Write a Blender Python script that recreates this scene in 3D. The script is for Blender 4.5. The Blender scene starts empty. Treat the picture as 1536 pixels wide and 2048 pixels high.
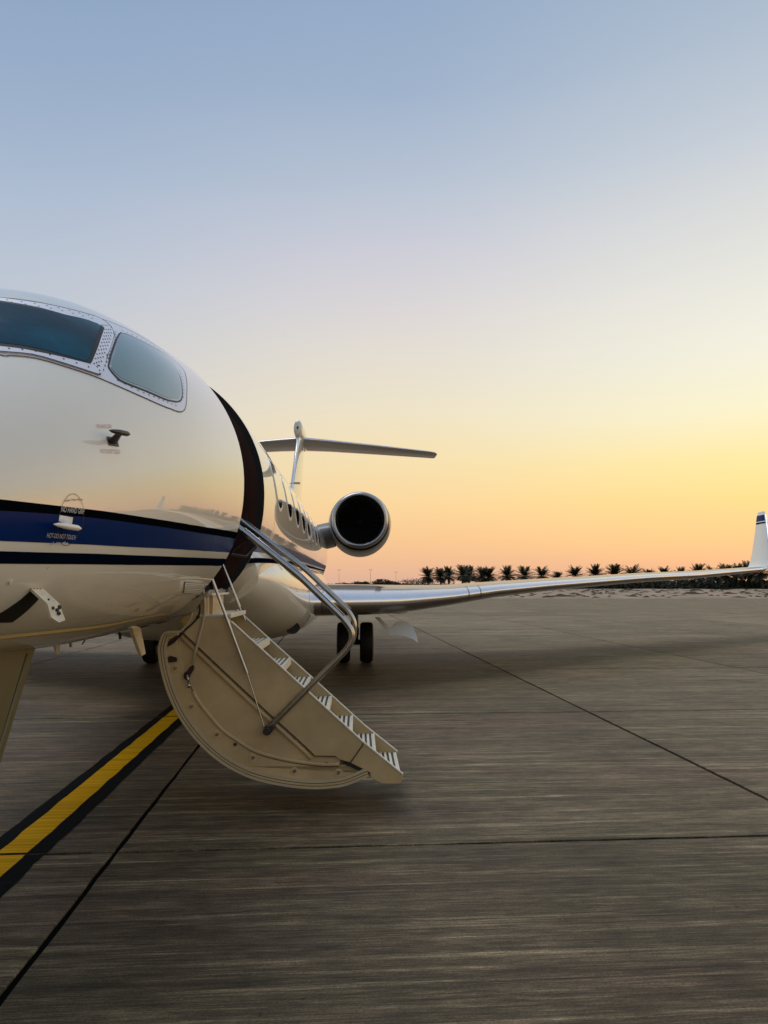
import bpy, bmesh, math, random
import numpy as np
from mathutils import Vector, Matrix, noise as mnoise
R = math.radians
random.seed(7); rng = np.random.default_rng(7)
C = bpy.context.scene.collection
scn = bpy.context.scene

# ------------------------------------------------------------------ camera
CAM_H = 1.77
cam = bpy.data.objects.new('camera', bpy.data.cameras.new('camera')); C.objects.link(cam)
cam.data.sensor_fit = 'VERTICAL'; cam.data.sensor_height = 36.0
cam.data.lens = 1540.0/2048.0*36.0
cam.data.clip_start = 0.05; cam.data.clip_end = 9000
cam.location = (0, 0, CAM_H)
cam.rotation_euler = (R(90+5.305), 0, R(-4.363))
scn.camera = cam

# ------------------------------------------------------------------ light
scn.view_settings.view_transform = 'Standard'; scn.view_settings.look = 'None'
scn.view_settings.exposure = 0.0; scn.view_settings.gamma = 1.0
scn.view_settings.use_curve_mapping = False
SUN_AZ, SUN_EL = R(62), R(2.0)      # azimuth measured from +Y towards +X

def lin(c):
    return tuple(((v/255)/12.92 if v/255 <= .04045 else ((v/255+.055)/1.055)**2.4) for v in c)

def build_world():
    w = bpy.data.worlds.new('World'); scn.world = w; w.use_nodes = True
    nt = w.node_tree; nt.nodes.clear(); N = nt.nodes.new; L = nt.links.new
    out = N('ShaderNodeOutputWorld')
    tc = N('ShaderNodeTexCoord'); sep = N('ShaderNodeSeparateXYZ'); L(tc.outputs['Generated'], sep.inputs[0])
    def M(op, a, b=None, c=None):
        n = N('ShaderNodeMath'); n.operation = op
        for i, v in enumerate((a, b, c)):
            if v is None: continue
            if isinstance(v, (int, float)): n.inputs[i].default_value = v
            else: L(v, n.inputs[i])
        return n.outputs[0]
    el = M('DIVIDE', M('ARCSINE', sep.outputs[2]), math.pi/2)
    hyp = M('MAXIMUM', M('SQRT', M('ADD', M('MULTIPLY', sep.outputs[0], sep.outputs[0]), M('MULTIPLY', sep.outputs[1], sep.outputs[1]))), 1e-4)
    dot = M('DIVIDE', M('ADD', M('MULTIPLY', sep.outputs[0], math.sin(SUN_AZ)), M('MULTIPLY', sep.outputs[1], math.cos(SUN_AZ))), hyp)
    # faint streaks so the gradient is not perfectly smooth
    ns = N('ShaderNodeTexNoise'); mp = N('ShaderNodeMapping'); mp.inputs['Scale'].default_value = (1.2, 1.2, 7); mp.inputs['Rotation'].default_value = (0.25, 0.1, 0)
    L(tc.outputs['Generated'], mp.inputs[0]); L(mp.outputs[0], ns.inputs['Vector']); ns.inputs['Scale'].default_value = 1.6; ns.inputs['Detail'].default_value = 3
    el2 = M('ADD', el, M('MULTIPLY', M('SUBTRACT', ns.outputs[0], .5), .022))
    def ramp(stops):
        r = N('ShaderNodeValToRGB'); cr = r.color_ramp; cr.interpolation = 'B_SPLINE' if False else 'EASE'
        cr.interpolation = 'LINEAR'
        while len(cr.elements) > 1: cr.elements.remove(cr.elements[-1])
        for i, (e, c) in enumerate(stops):
            p = max(0, min(1, e/90))
            s = cr.elements[0] if i == 0 else cr.elements.new(p)
            s.position = p; s.color = (*lin(c), 1)
        L(el2, r.inputs[0]); return r.outputs[0]
    away = ramp([(0, (204, 176, 165)), (1.5, (216, 184, 162)), (4, (226, 196, 165)), (7, (226, 206, 178)), (11, (215, 206, 198)), (16, (200, 201, 208)), (21, (186, 196, 211)), (26, (170, 186, 209)), (33, (150, 171, 200)), (40, (136, 161, 193)), (60, (132, 157, 190)), (90, (128, 153, 187))])
    side = ramp([(0, (222, 180, 158)), (1.5, (232, 184, 152)), (3.5, (242, 193, 146)), (6, (247, 208, 152)), (9, (244, 219, 170)), (12.5, (238, 224, 195)), (17, (228, 219, 207)), (20, (220, 213, 213)), (24, (205, 204, 215)), (28, (185, 195, 211)), (34, (160, 178, 204)), (40, (145, 168, 198)), (60, (138, 161, 193)), (90, (128, 153, 187))])
    glow = ramp([(0, (222, 176, 150)), (1.5, (234, 180, 144)), (3.5, (247, 195, 138)), (6, (254, 213, 133)), (8.5, (251, 226, 153)), (11.5, (246, 238, 200)), (16, (240, 237, 220)), (20, (232, 230, 220)), (25, (216, 217, 216)), (29, (198, 205, 214)), (34, (178, 191, 207)), (42, (150, 172, 198)), (60, (140, 163, 194)), (90, (128, 153, 187))])
    def mr(v, a, b):
        n = N('ShaderNodeMapRange'); n.interpolation_type = 'SMOOTHSTEP'; n.inputs['From Min'].default_value = a; n.inputs['From Max'].default_value = b
        L(v, n.inputs['Value']); return n.outputs[0]
    def mix(f, a, b, mode='MIX'):
        n = N('ShaderNodeMix'); n.data_type = 'RGBA'; n.blend_type = mode
        if isinstance(f, (int, float)): n.inputs[0].default_value = f
        else: L(f, n.inputs[0])
        for i, v in ((6, a), (7, b)):
            if isinstance(v, tuple): n.inputs[i].default_value = v
            else: L(v, n.inputs[i])
        return n.outputs[2]
    c = mix(mr(dot, .05, .58), away, side); c = mix(mr(dot, .52, .92), c, glow)
    dark = mix(mr(dot, -.75, .08), (.56, .58, .62, 1), (1, 1, 1, 1)); c = mix(1.0, c, dark, 'MULTIPLY')
    bg = N('ShaderNodeBackground'); L(c, bg.inputs[0]); bg.inputs[1].default_value = 0.94
    sky = N('ShaderNodeTexSky'); sky.sky_type = 'NISHITA'; sky.sun_disc = False
    sky.sun_elevation = SUN_EL; sky.sun_rotation = SUN_AZ
    bg2 = N('ShaderNodeBackground'); L(sky.outputs[0], bg2.inputs[0]); bg2.inputs[1].default_value = 0.05
    add = N('ShaderNodeAddShader'); L(bg.outputs[0], add.inputs[0]); L(bg2.outputs[0], add.inputs[1]); L(add.outputs[0], out.inputs[0])
build_world()
sd = bpy.data.lights.new('added_soft_lamp', 'SUN'); sd.energy = 1.15; sd.angle = R(38); sd.color = (1.0, .96, .90)   # added soft lamp, set high to deepen the shade under the jet
so = bpy.data.objects.new('added_soft_lamp', sd); C.objects.link(so)
LAMP_AZ, LAMP_EL = R(-48), R(68)
so.rotation_euler = Vector((-math.sin(LAMP_AZ)*math.cos(LAMP_EL), -math.cos(LAMP_AZ)*math.cos(LAMP_EL), -math.sin(LAMP_EL))).to_track_quat('-Z', 'Y').to_euler()

# ------------------------------------------------------------------ helpers
def mat(name, col, rough=.5, metal=0., coat=0., var=0., vscale=3., bump=0., bscale=60., spec=.5, stretch=None, trans=0.):
    m = bpy.data.materials.new(name); m.use_nodes = True
    nt = m.node_tree; b = nt.nodes['Principled BSDF']
    b.inputs['Base Color'].default_value = (*col, 1); b.inputs['Roughness'].default_value = rough
    b.inputs['Metallic'].default_value = metal; b.inputs['Coat Weight'].default_value = coat
    b.inputs['Coat Roughness'].default_value = .04; b.inputs['Specular IOR Level'].default_value = spec
    g = nt.nodes.new('ShaderNodeTexCoord'); mp = nt.nodes.new('ShaderNodeMapping')
    nt.links.new(g.outputs['Object'], mp.inputs[0])
    if stretch: mp.inputs['Scale'].default_value = stretch
    if var:
        n = nt.nodes.new('ShaderNodeTexNoise'); n.inputs['Scale'].default_value = vscale; n.inputs['Detail'].default_value = 6; n.inputs['Roughness'].default_value = .6
        nt.links.new(mp.outputs[0], n.inputs['Vector'])
        r = nt.nodes.new('ShaderNodeMapRange'); r.inputs['From Min'].default_value = .3; r.inputs['From Max'].default_value = .7
        r.inputs['To Min'].default_value = 1-var; r.inputs['To Max'].default_value = 1+var*.6
        nt.links.new(n.outputs[0], r.inputs['Value'])
        x = nt.nodes.new('ShaderNodeMix'); x.data_type = 'RGBA'; x.blend_type = 'MULTIPLY'; x.inputs[0].default_value = 1
        x.inputs[6].default_value = (*col, 1); nt.links.new(r.outputs[0], x.inputs[7]); nt.links.new(x.outputs[2], b.inputs['Base Color'])
        r2 = nt.nodes.new('ShaderNodeMapRange'); r2.inputs['To Min'].default_value = max(0, rough-.06); r2.inputs['To Max'].default_value = rough+.1
        nt.links.new(n.outputs[0], r2.inputs['Value']); nt.links.new(r2.outputs[0], b.inputs['Roughness'])
    if bump:
        n2 = nt.nodes.new('ShaderNodeTexNoise'); n2.inputs['Scale'].default_value = bscale; n2.inputs['Detail'].default_value = 4
        nt.links.new(mp.outputs[0], n2.inputs['Vector'])
        bp = nt.nodes.new('ShaderNodeBump'); bp.inputs['Strength'].default_value = bump; bp.inputs['Distance'].default_value = .01
        nt.links.new(n2.outputs[0], bp.inputs['Height']); nt.links.new(bp.outputs[0], b.inputs['Normal'])
    if trans: b.inputs['Transmission Weight'].default_value = trans
    return m

M_white = mat('white_gloss_paint', (.88, .85, .74), .36, 0, 1., .05, 1.3, .010, .9)
M_white.node_tree.nodes['Principled BSDF'].inputs['Coat IOR'].default_value = 1.7; M_white.node_tree.nodes['Principled BSDF'].inputs['Coat Roughness'].default_value = .02
M_cream = mat('cream_door_paint', (.58, .43, .215), .45, 0, .15, .22, 2.6, .03, 40)
M_cream_hi = mat('door_edge_paint', (.55, .45, .28), .35, 0, .3, .08, 6.)
M_blue = mat('blue_stripe_paint', (.001, .022, .125), .25, 0, .0, spec=.05)
M_black = mat('black_stripe_paint', (.003, .004, .006), .45, 0, .0, spec=.0)
M_navy = mat('navy_stripe_paint', (.003, .007, .018), .4, 0, .0, spec=.0)
M_frame = mat('window_frame_metal', (.80, .83, .93), .34, .1, .3, .06, 5.)
M_line = mat('dark_seam', (.03, .03, .035), .6)
M_softseam = mat('panel_seam', (.30, .28, .25), .5)
M_rubber = mat('black_rubber', (.008, .008, .009), .62, var=.2, vscale=9)
M_glass = mat('cockpit_glass', (.003, .062, .105), .08, 0, 0, .75, 1.8, spec=.10)
M_glass2 = mat('pale_tinted_glass', (.11, .20, .175), .05, 0, 1.)
M_cabglass = mat('cabin_glass', (.012, .013, .016), .05, 0, 1.)
M_chrome = mat('polished_metal', (.50, .48, .45), .17, 1., 0, .12, 14., stretch=(1, 1, 1))
M_darkmetal = mat('dark_metal', (.07, .065, .06), .4, .8, 0, .2, 10)
M_wood = mat('dark_wood_lining', (.048, .013, .006), .4, 0, .1, .4, 3., stretch=(6, 1, 1))
M_dark = mat('dark_interior', (.008, .007, .006), .8)
M_lip = mat('brushed_inlet_lip', (.47, .47, .48), .27, 1., 0, .06, 3.)
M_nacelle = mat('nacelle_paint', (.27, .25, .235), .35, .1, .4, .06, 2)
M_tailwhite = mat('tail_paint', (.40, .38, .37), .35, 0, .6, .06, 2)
M_alu = mat('leading_edge_metal', (.80, .80, .84), .24, .85, 0, .05, 2.5)
M_rib = mat('tread_rib', (.76, .70, .55), .55, 0., var=.2, vscale=20)
M_tread = mat('tread_base', (.06, .055, .045), .7)
M_red = mat('red_lettering', (.62, .38, .34), .5)
M_ltr = mat('white_lettering', (.6, .62, .66), .5)
M_olive = mat('gear_door_paint', (.085, .075, .026), .45, 0, .1, .15, 3)
M_bright = mat('bright_white_trim', (.92, .89, .80), .4, 0, .5)
M_wing = mat('wing_paint_shaded', (.20, .185, .165), .38, 0, .5, .06, 2.)  # wing colour darkened to carry the shade on its underside
M_gap = mat('seal_and_shade_dark', (.06, .045, .028), .8)  # dark colour for seal lines and for drawn crease shade
M_latch = mat('brown_latch_metal', (.05, .022, .016), .4, .3)
M_lamp = mat('landing_light_glass', (.03, .03, .035), .1, 0, 1.)

def link(o, parent=None):
    C.objects.link(o)
    if parent: o.parent = parent
    return o
def mesh(name, v, f, m, parent=None, smooth=False, mi=None, sharp=None):
    me = bpy.data.meshes.new(name); me.from_pydata([tuple(map(float, p)) for p in v], [], [list(map(int, q)) for q in f])
    for mm in (m if isinstance(m, (list, tuple)) else [m]): me.materials.append(mm)
    if mi is not None: me.polygons.foreach_set('material_index', mi)
    if smooth: me.polygons.foreach_set('use_smooth', [True]*len(me.polygons))
    me.update()
    if sharp: me.set_sharp_from_angle(angle=R(sharp))
    return link(bpy.data.objects.new(name, me), parent)
def fixn(o):
    bm = bmesh.new(); bm.from_mesh(o.data); bmesh.ops.recalc_face_normals(bm, faces=bm.faces); bm.to_mesh(o.data); bm.free(); return o
def tag(o, label=None, cat=None, group=None, kind=None):
    if label: o['label'] = label
    if cat: o['category'] = cat
    if group: o['group'] = group
    if kind: o['kind'] = kind
    return o
class MB:
    def __init__(s): s.v = []; s.f = []; s.mi = []; s.rg = []
    def add(s, v, f, k=0):
        n = len(s.v); s.rg.append((n, len(v), len(s.f), len(f))); s.v += [tuple(p) for p in v]; s.f += [[i+n for i in q] for q in f]; s.mi += [k]*len(f)
    def box(s, a, b, k=0):
        x0, y0, z0 = a; x1, y1, z1 = b
        s.add([(x0,y0,z0),(x1,y0,z0),(x1,y1,z0),(x0,y1,z0),(x0,y0,z1),(x1,y0,z1),(x1,y1,z1),(x0,y1,z1)],
              [(0,3,2,1),(4,5,6,7),(0,1,5,4),(1,2,6,5),(2,3,7,6),(3,0,4,7)], k)
    def prism(s, pts, s0, s1, k=0):
        "outline in (l,z), extruded along s"
        n = len(pts)
        v = [(p[0], s0, p[1]) for p in pts]+[(p[0], s1, p[1]) for p in pts]
        s.add(v, [list(range(n))[::-1], list(range(n, 2*n))]+[(i, (i+1) % n, n+(i+1) % n, n+i) for i in range(n)], k)
    def tube(s, path, r, k=0, n=10, ry=None, closed=False, cap=True):
        P = [Vector(p) for p in path]; m = len(P)
        rr = r if isinstance(r, (list, tuple)) else [r]*m
        up = None; rings = []
        for i, p in enumerate(P):
            t = (P[(i+1) % m]-P[i-1]) if closed else (P[min(i+1, m-1)]-P[max(i-1, 0)])
            t.normalize()
            if up is None:
                up = Vector((0, 1, 0)) if abs(t.y) < .9 else Vector((0, 0, 1))
            a = t.cross(up).normalized(); b = a.cross(t).normalized(); up = b
            rings.append([p+a*(rr[i]*math.cos(2*math.pi*j/n))+b*((ry or rr[i])*math.sin(2*math.pi*j/n)) for j in range(n)])
        v = [q for rg in rings for q in rg]
        f = [(i*n+j, i*n+(j+1) % n, ((i+1) % m)*n+(j+1) % n, ((i+1) % m)*n+j) for i in range(m if closed else m-1) for j in range(n)]
        if cap and not closed: f += [list(range(n)), list(range((m-1)*n, m*n))[::-1]]
        s.add(v, f, k)
    def build(s, name, m, parent=None, smooth=False, sharp=None, fix=True):
        o = mesh(name, s.v, s.f, m, parent, smooth, s.mi)
        if fix: fixn(o)
        if sharp: o.data.set_sharp_from_angle(angle=R(sharp))
        return o
def each(mb, name, m, parent, smooth=False, fix=True):
    "one object for every piece that was added"
    for v0, nv, f0, nf in mb.rg:
        o = mesh(name, mb.v[v0:v0+nv], [[i-v0 for i in q] for q in mb.f[f0:f0+nf]], m, parent, smooth, mb.mi[f0:f0+nf])
        if fix: fixn(o)
def bevel(o, w, seg=2):
    md = o.modifiers.new('bevel', 'BEVEL'); md.width = w; md.segments = seg; md.limit_method = 'ANGLE'; md.angle_limit = R(35)
    return o
def rounded(path, r, seg=5):
    "polyline with rounded corners"
    P = [Vector(p) for p in path]; out = [P[0]]
    for i in range(1, len(P)-1):
        a, b, c = P[i-1], P[i], P[i+1]
        d1 = (a-b); d2 = (c-b); k = min(r, d1.length*.45, d2.length*.45)
        p0 = b+d1.normalized()*k; p2 = b+d2.normalized()*k
        for j in range(seg+1):
            t = j/seg; out.append(p0*(1-t)**2+b*2*t*(1-t)+p2*t*t)
    out.append(P[-1]); return out
def resample(pts, n):
    p = np.array(pts, float); d = np.r_[0, np.cumsum(np.hypot(*np.diff(p[:, :2], axis=0).T))]
    t = np.linspace(0, d[-1], n)
    return np.stack([np.interp(t, d, p[:, k]) for k in range(p.shape[1])], 1)
def catmull(pts, n):
    p = np.array(pts, float); p = np.vstack([2*p[0]-p[1], p, 2*p[-1]-p[-2]]); out = []
    for i in range(1, len(p)-2):
        for t in np.linspace(0, 1, n, endpoint=False):
            out.append(.5*((2*p[i])+(-p[i-1]+p[i+1])*t+(2*p[i-1]-5*p[i]+4*p[i+1]-p[i+2])*t*t+(-p[i-1]+3*p[i]-3*p[i+1]+p[i+2])*t**3))
    out.append(p[-2]); return np.array(out)

# ================================================================== SETTING
def concrete(name, joints=False):
    m = bpy.data.materials.new(name); m.use_nodes = True
    nt = m.node_tree; b = nt.nodes['Principled BSDF']; N = nt.nodes.new; L = nt.links.new
    geo = N('ShaderNodeNewGeometry')
    def noise(scale, sc, det=5, rough=.6, rot=0.):
        mp = N('ShaderNodeMapping'); mp.inputs['Scale'].default_value = sc; mp.inputs['Rotation'].default_value = (0, 0, rot)
        n = N('ShaderNodeTexNoise'); n.inputs['Scale'].default_value = scale; n.inputs['Detail'].default_value = det; n.inputs['Roughness'].default_value = rough
        L(geo.outputs['Position'], mp.inputs[0]); L(mp.outputs[0], n.inputs['Vector']); return n.outputs[0]
    def mrg(v, a, b_, c, d):
        n = N('ShaderNodeMapRange'); n.inputs['From Min'].default_value = a; n.inputs['From Max'].default_value = b_; n.inputs['To Min'].default_value = c; n.inputs['To Max'].default_value = d
        L(v, n.inputs['Value']); return n.outputs[0]
    def mul(a, c):
        n = N('ShaderNodeMath'); n.operation = 'MULTIPLY'; L(a, n.inputs[0])
        if isinstance(c, float): n.inputs[1].default_value = c
        else: L(c, n.inputs[1])
        return n.outputs[0]
    rot = R(.8)
    brush = noise(1, (1.6, 60, 1), 10, .78, rot)          # broom strokes across the slab
    wide = noise(1, (.30, 6.5, 1), 9, .74, rot)
    patch = noise(.45, (1, 1.6, 1), 9, .7)
    fine = noise(110, (.6, 1, 1), 4, .8)
    f = mul(mrg(brush, .34, .66, .56, 1.42), mrg(wide, .3, .7, .46, 1.62))
    f = mul(f, mrg(patch, .3, .7, .62, 1.34)); f = mul(f, mrg(fine, .34, .66, .52, 1.48))
    # scraped pale strokes
    scr = noise(1, (.42, 13, 1), 8, .62, rot); f = mul(f, mrg(scr, .57, .61, 1.0, 1.75))
    scr2 = noise(1.7, (.22, 24, 1), 6, .6, rot); f = mul(f, mrg(scr2, .34, .42, .48, 1.0))
    hair = noise(1, (1.4, 170, 1), 4, .7, rot); f = mul(f, mrg(hair, .3, .7, .68, 1.30))
    spot = noise(9, (1, 1, 1), 2, .5); f = mul(f, mrg(spot, .74, .78, 1.0, .45))
    cr1 = noise(1, (2.2, 34, 1), 10, .72, rot); f = mul(f, mrg(cr1, .495, .53, .80, 1.16))
    cr2 = noise(1, (6, 95, 1), 8, .72, rot); f = mul(f, mrg(cr2, .49, .54, .82, 1.14))
    cr3 = noise(1, (.7, 11, 1), 10, .7, rot); f = mul(f, mrg(cr3, .53, .56, .92, 1.16))
    mott = noise(5, (.8, 2.2, 1), 8, .75); f = mul(f, mrg(mott, .32, .68, .64, 1.36))
    spill = noise(.7, (1, 1.3, 1), 5, .6); f = mul(f, mrg(spill, .58, .66, 1.0, .66))
    oi = N('ShaderNodeObjectInfo'); f = mul(f, mrg(oi.outputs['Random'], 0, 1, .80, 1.18))
    sepY = N('ShaderNodeSeparateXYZ'); L(geo.outputs['Position'], sepY.inputs[0]); f = mul(f, mrg(sepY.outputs[1], 9, 34, 1.16, 1.85))  # colour lightened with distance, painting in the sheen at low view angles
    hue = noise(.5, (.4, 1.6, 1), 4, .6)
    cr = N('ShaderNodeValToRGB'); e = cr.color_ramp.elements
    e[0].position = .34; e[0].color = (.104, .083, .044, 1); e[1].position = .66; e[1].color = (.118, .080, .049, 1)
    k = e.new(.5); k.color = (.110, .083, .048, 1)
    L(hue, cr.inputs[0])
    x = N('ShaderNodeMix'); x.data_type = 'RGBA'; x.blend_type = 'MULTIPLY'; x.inputs[0].default_value = 1
    L(cr.outputs[0], x.inputs[6]); L(f, x.inputs[7]); col = x.outputs[2]
    if joints:
        sep = N('ShaderNodeSeparateXYZ'); L(geo.outputs['Position'], sep.inputs[0])
        def jl(o, off, per):
            a = N('ShaderNodeMath'); a.operation = 'SUBTRACT'; L(o, a.inputs[0]); a.inputs[1].default_value = off
            p = N('ShaderNodeMath'); p.operation = 'PINGPONG'; L(a.outputs[0], p.inputs[0]); p.inputs[1].default_value = per/2
            c = N('ShaderNodeMath'); c.operation = 'LESS_THAN'; L(p.outputs[0], c.inputs[0]); c.inputs[1].default_value = .022; return c.outputs[0]
        mx = N('ShaderNodeMath'); mx.operation = 'MAXIMUM'; L(jl(sep.outputs[0], -1.37, 5.02), mx.inputs[0]); L(jl(sep.outputs[1], 5.4, 5.25), mx.inputs[1])
        y = N('ShaderNodeMix'); y.data_type = 'RGBA'; L(mx.outputs[0], y.inputs[0]); L(col, y.inputs[6]); y.inputs[7].default_value = (.03, .028, .024, 1); col = y.outputs[2]
    L(col, b.inputs['Base Color'])
    L(mrg(brush, .3, .7, .72, .55), b.inputs['Roughness']); b.inputs['Specular IOR Level'].default_value = .20
    bp = N('ShaderNodeBump'); bp.inputs['Strength'].default_value = .35; bp.inputs['Distance'].default_value = .008
    ad = N('ShaderNodeMath'); ad.operation = 'ADD'; L(brush, ad.inputs[0]); L(mul(fine, .5), ad.inputs[1]); L(ad.outputs[0], bp.inputs['Height']); L(bp.outputs[0], b.inputs['Normal'])
    return m
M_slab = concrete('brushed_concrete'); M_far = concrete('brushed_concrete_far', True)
M_joint = mat('joint_sealant', (.004, .004, .004), .9, var=.3, vscale=6, spec=.05)
M_sand = mat('dry_sand', (.36, .265, .175), .9, var=.45, vscale=.35, bump=.6, bscale=2.)
M_scrub = mat('dry_scrub', (.085, .055, .034), .9, var=.4, vscale=2)
M_desert = mat('distant_ground', (.16, .14, .105), .95, var=.3, vscale=.02)

# ground: one sheet to the horizon, a metre-scale step below nothing: everything else lies on it
def disc_ground():
    me = MB(); n = 96; r = 4500
    v = [(0, 0, -.06)]+[(r*math.cos(2*math.pi*i/n), r*math.sin(2*math.pi*i/n), -.06) for i in range(n)]
    me.add(v, [(0, 1+i, 1+(i+1) % n) for i in range(n)])
    return me.build('ground', M_desert)
tag(disc_ground(), 'flat dry ground stretching to the horizon', None, None, 'structure')

SX, SY, X0, Y0 = 5.02, 5.25, -1.37, 5.4
GX0, GX1, GY0, GY1 = -3, 7, -3, 9        # slabs built one by one
bx0, bx1, by0, by1 = X0+GX0*SX, X0+GX1*SX, Y0+GY0*SY, Y0+GY1*SY
def edge_y(x): return 92.1-.077*x
bed = MB(); bed.add([(bx0-2, by0-2, -.014), (bx1+2, by0-2, -.014), (bx1+2, by1+2, -.014), (bx0-2, by1+2, -.014)], [(0, 1, 2, 3)])
apron = bed.build('apron', M_joint); tag(apron, 'concrete apron in slabs with dark sealed joints', None, None, 'structure')
far = MB()
FX0, FX1 = -260, 330
xs = [FX0, bx0, bx1, FX1]
def quad(x0, x1, y0, y1, e0=None, e1=None):
    far.add([(x0, y0, 0), (x1, y0, 0), (x1, e1 if e1 else y1, 0), (x0, e0 if e0 else y1, 0)], [(0, 1, 2, 3)])
quad(FX0, bx0, -90, by1); quad(bx1, FX1, -90, by1); quad(bx0, bx1, -90, by0)
quad(FX0, bx0, by1, 0, edge_y(FX0), edge_y(bx0)); quad(bx0, bx1, by1, 0, edge_y(bx0), edge_y(bx1)); quad(bx1, FX1, by1, 0, edge_y(bx1), edge_y(FX1))
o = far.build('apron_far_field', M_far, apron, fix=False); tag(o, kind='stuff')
# slabs, shared mesh with a worn bevelled edge and a slightly wandering joint
def slab_mesh():
    g = .012; w, h = SX/2-g*1.3, SY/2-g*1.2; b = .004
    ring = []
    n = 24
    for (ax, ay, bx_, by_) in ((-w, -h, w, -h), (w, -h, w, h), (w, h, -w, h), (-w, h, -w, -h)):
        for i in range(n):
            t = i/n; x = ax+(bx_-ax)*t; y = ay+(by_-ay)*t
            j = .0 if i == 0 else random.uniform(0, .008)
            dx = -np.sign(x)*j if abs(abs(x)-w) < 1e-6 else 0; dy = -np.sign(y)*j if abs(abs(y)-h) < 1e-6 else 0
            ring.append((x+dx, y+dy))
    N = len(ring)
    v = [(x, y, -.04) for x, y in ring]+[(x, y, -b*.6) for x, y in ring]+[(x*(1-b/w), y*(1-b/h), 0) for x, y in ring]
    f = [(i, (i+1) % N, N+(i+1) % N, N+i) for i in range(N)]+[(N+i, N+(i+1) % N, 2*N+(i+1) % N, 2*N+i) for i in range(N)]+[list(range(2*N, 3*N))]
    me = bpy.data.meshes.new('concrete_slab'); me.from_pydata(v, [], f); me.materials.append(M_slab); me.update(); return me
slab_variants = [slab_mesh() for _ in range(3)]
for i in range(GX0, GX1):
    for j in range(GY0, GY1):
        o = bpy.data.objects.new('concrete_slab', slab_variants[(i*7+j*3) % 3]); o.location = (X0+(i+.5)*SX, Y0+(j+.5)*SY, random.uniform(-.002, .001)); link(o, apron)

# taxi line: yellow with dark borders, broken at the joints
def paint(name, col, rough):
    m = bpy.data.materials.new(name); m.use_nodes = True; nt = m.node_tree; b = nt.nodes['Principled BSDF']; N = nt.nodes.new; L = nt.links.new
    geo = N('ShaderNodeNewGeometry'); mp = N('ShaderNodeMapping'); mp.inputs['Scale'].default_value = (.5, 22, 1); n = N('ShaderNodeTexNoise'); n.inputs['Detail'].default_value = 6; n.inputs['Scale'].default_value = 1.3
    L(geo.outputs['Position'], mp.inputs[0]); L(mp.outputs[0], n.inputs['Vector'])
    cr = N('ShaderNodeValToRGB'); e = cr.color_ramp.elements; e[0].position = .3; e[0].color = (*[c*.62 for c in col], 1); e[1].position = .62; e[1].color = (*col, 1)
    k = e.new(.72); k.color = (*[min(1, c*1.2+.012) for c in col], 1)
    k = e.new(.25); k.color = (*[c*.35+.02 for c in col], 1)
    L(n.outputs[0], cr.inputs[0]); L(cr.outputs[0], b.inputs['Base Color']); b.inputs['Roughness'].default_value = rough; b.inputs['Specular IOR Level'].default_value = .05
    return m
M_yel = paint('worn_yellow_paint', (.90, .47, .0), .7); M_bord = paint('worn_black_paint', (.003, .005, .007), .8)
def lx(y): return -2.029+.0042*(y-8)
def wob(y, k): return .012*mnoise.noise(Vector((k*7.3, y*3.1, 0)))+.006*mnoise.noise(Vector((k*3.3, y*17., 5)))
lnb, lny = MB(), MB()
for j in range(-3, 9):
    ya, yb = Y0+j*SY+.02, Y0+(j+1)*SY-.02; n = 60
    for (mbx, a, b_, z, ka, kb) in ((lnb, -.215, .225, .0025, 1, 2), (lny, -.10, .10, .0055, 3, 4)):
        v = []
        for i in range(n+1):
            y = ya+(yb-ya)*i/n; v += [(lx(y)+a+wob(y, ka), y, z), (lx(y)+b_+wob(y, kb), y, z)]
        mbx.add(v, [(2*i, 2*i+1, 2*i+3, 2*i+2) for i in range(n)])
tl = lnb.build('taxi_line', M_bord, fix=False); tag(tl, 'yellow taxi line with black borders painted on the concrete', None, None, 'structure')
lny.build('yellow_paint', M_yel, tl, fix=False)

# sand strip beyond the apron
def sand():
    nx, ny = 260, 46; v = []; f = []
    for j in range(ny+1):
        for i in range(nx+1):
            x = -160+460*i/nx; t = j/ny; y = edge_y(x)+(t**1.4)*160
            h = .02+(0 if j == 0 else .20*max(0, mnoise.noise(Vector((x*.12, y*.10, 0)))+.15)+.16*abs(mnoise.noise(Vector((x*.5, y*.35, 3)))))
            v.append((x, y, h-(0.07 if j == 0 else 0)))
    for j in range(ny):
        for i in range(nx):
            a = j*(nx+1)+i; f.append((a, a+1, a+nx+2, a+nx+1))
    return mesh('sand_strip', v, f, M_sand, None, True)
tag(sand(), 'bumpy strip of pale sand beyond the far edge of the apron', None, None, 'structure')
scr = MB()
for _ in range(1100):
    x = random.uniform(-40, 180); y = edge_y(x)+2+random.random()**1.6*115; r = random.uniform(.10, .34)*(1+(y-90)*.006)*(2.2 if random.random() < .12 else 1); h = r*random.uniform(.25, .6)
    n = 6; a0 = random.random()*6
    v = [(x, y, h+.12)]+[(x+r*random.uniform(1.0, 3.2)*math.cos(a0+2*math.pi*i/n), y+r*math.sin(a0+2*math.pi*i/n), random.uniform(.0, .14)) for i in range(n)]
    scr.add(v, [(0, 1+i, 1+(i+1) % n) for i in range(n)])
tag(scr.build('dry_scrub', M_scrub), 'low dry brown scrub dotted over the sand strip', 'scrub', None, 'stuff')

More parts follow.
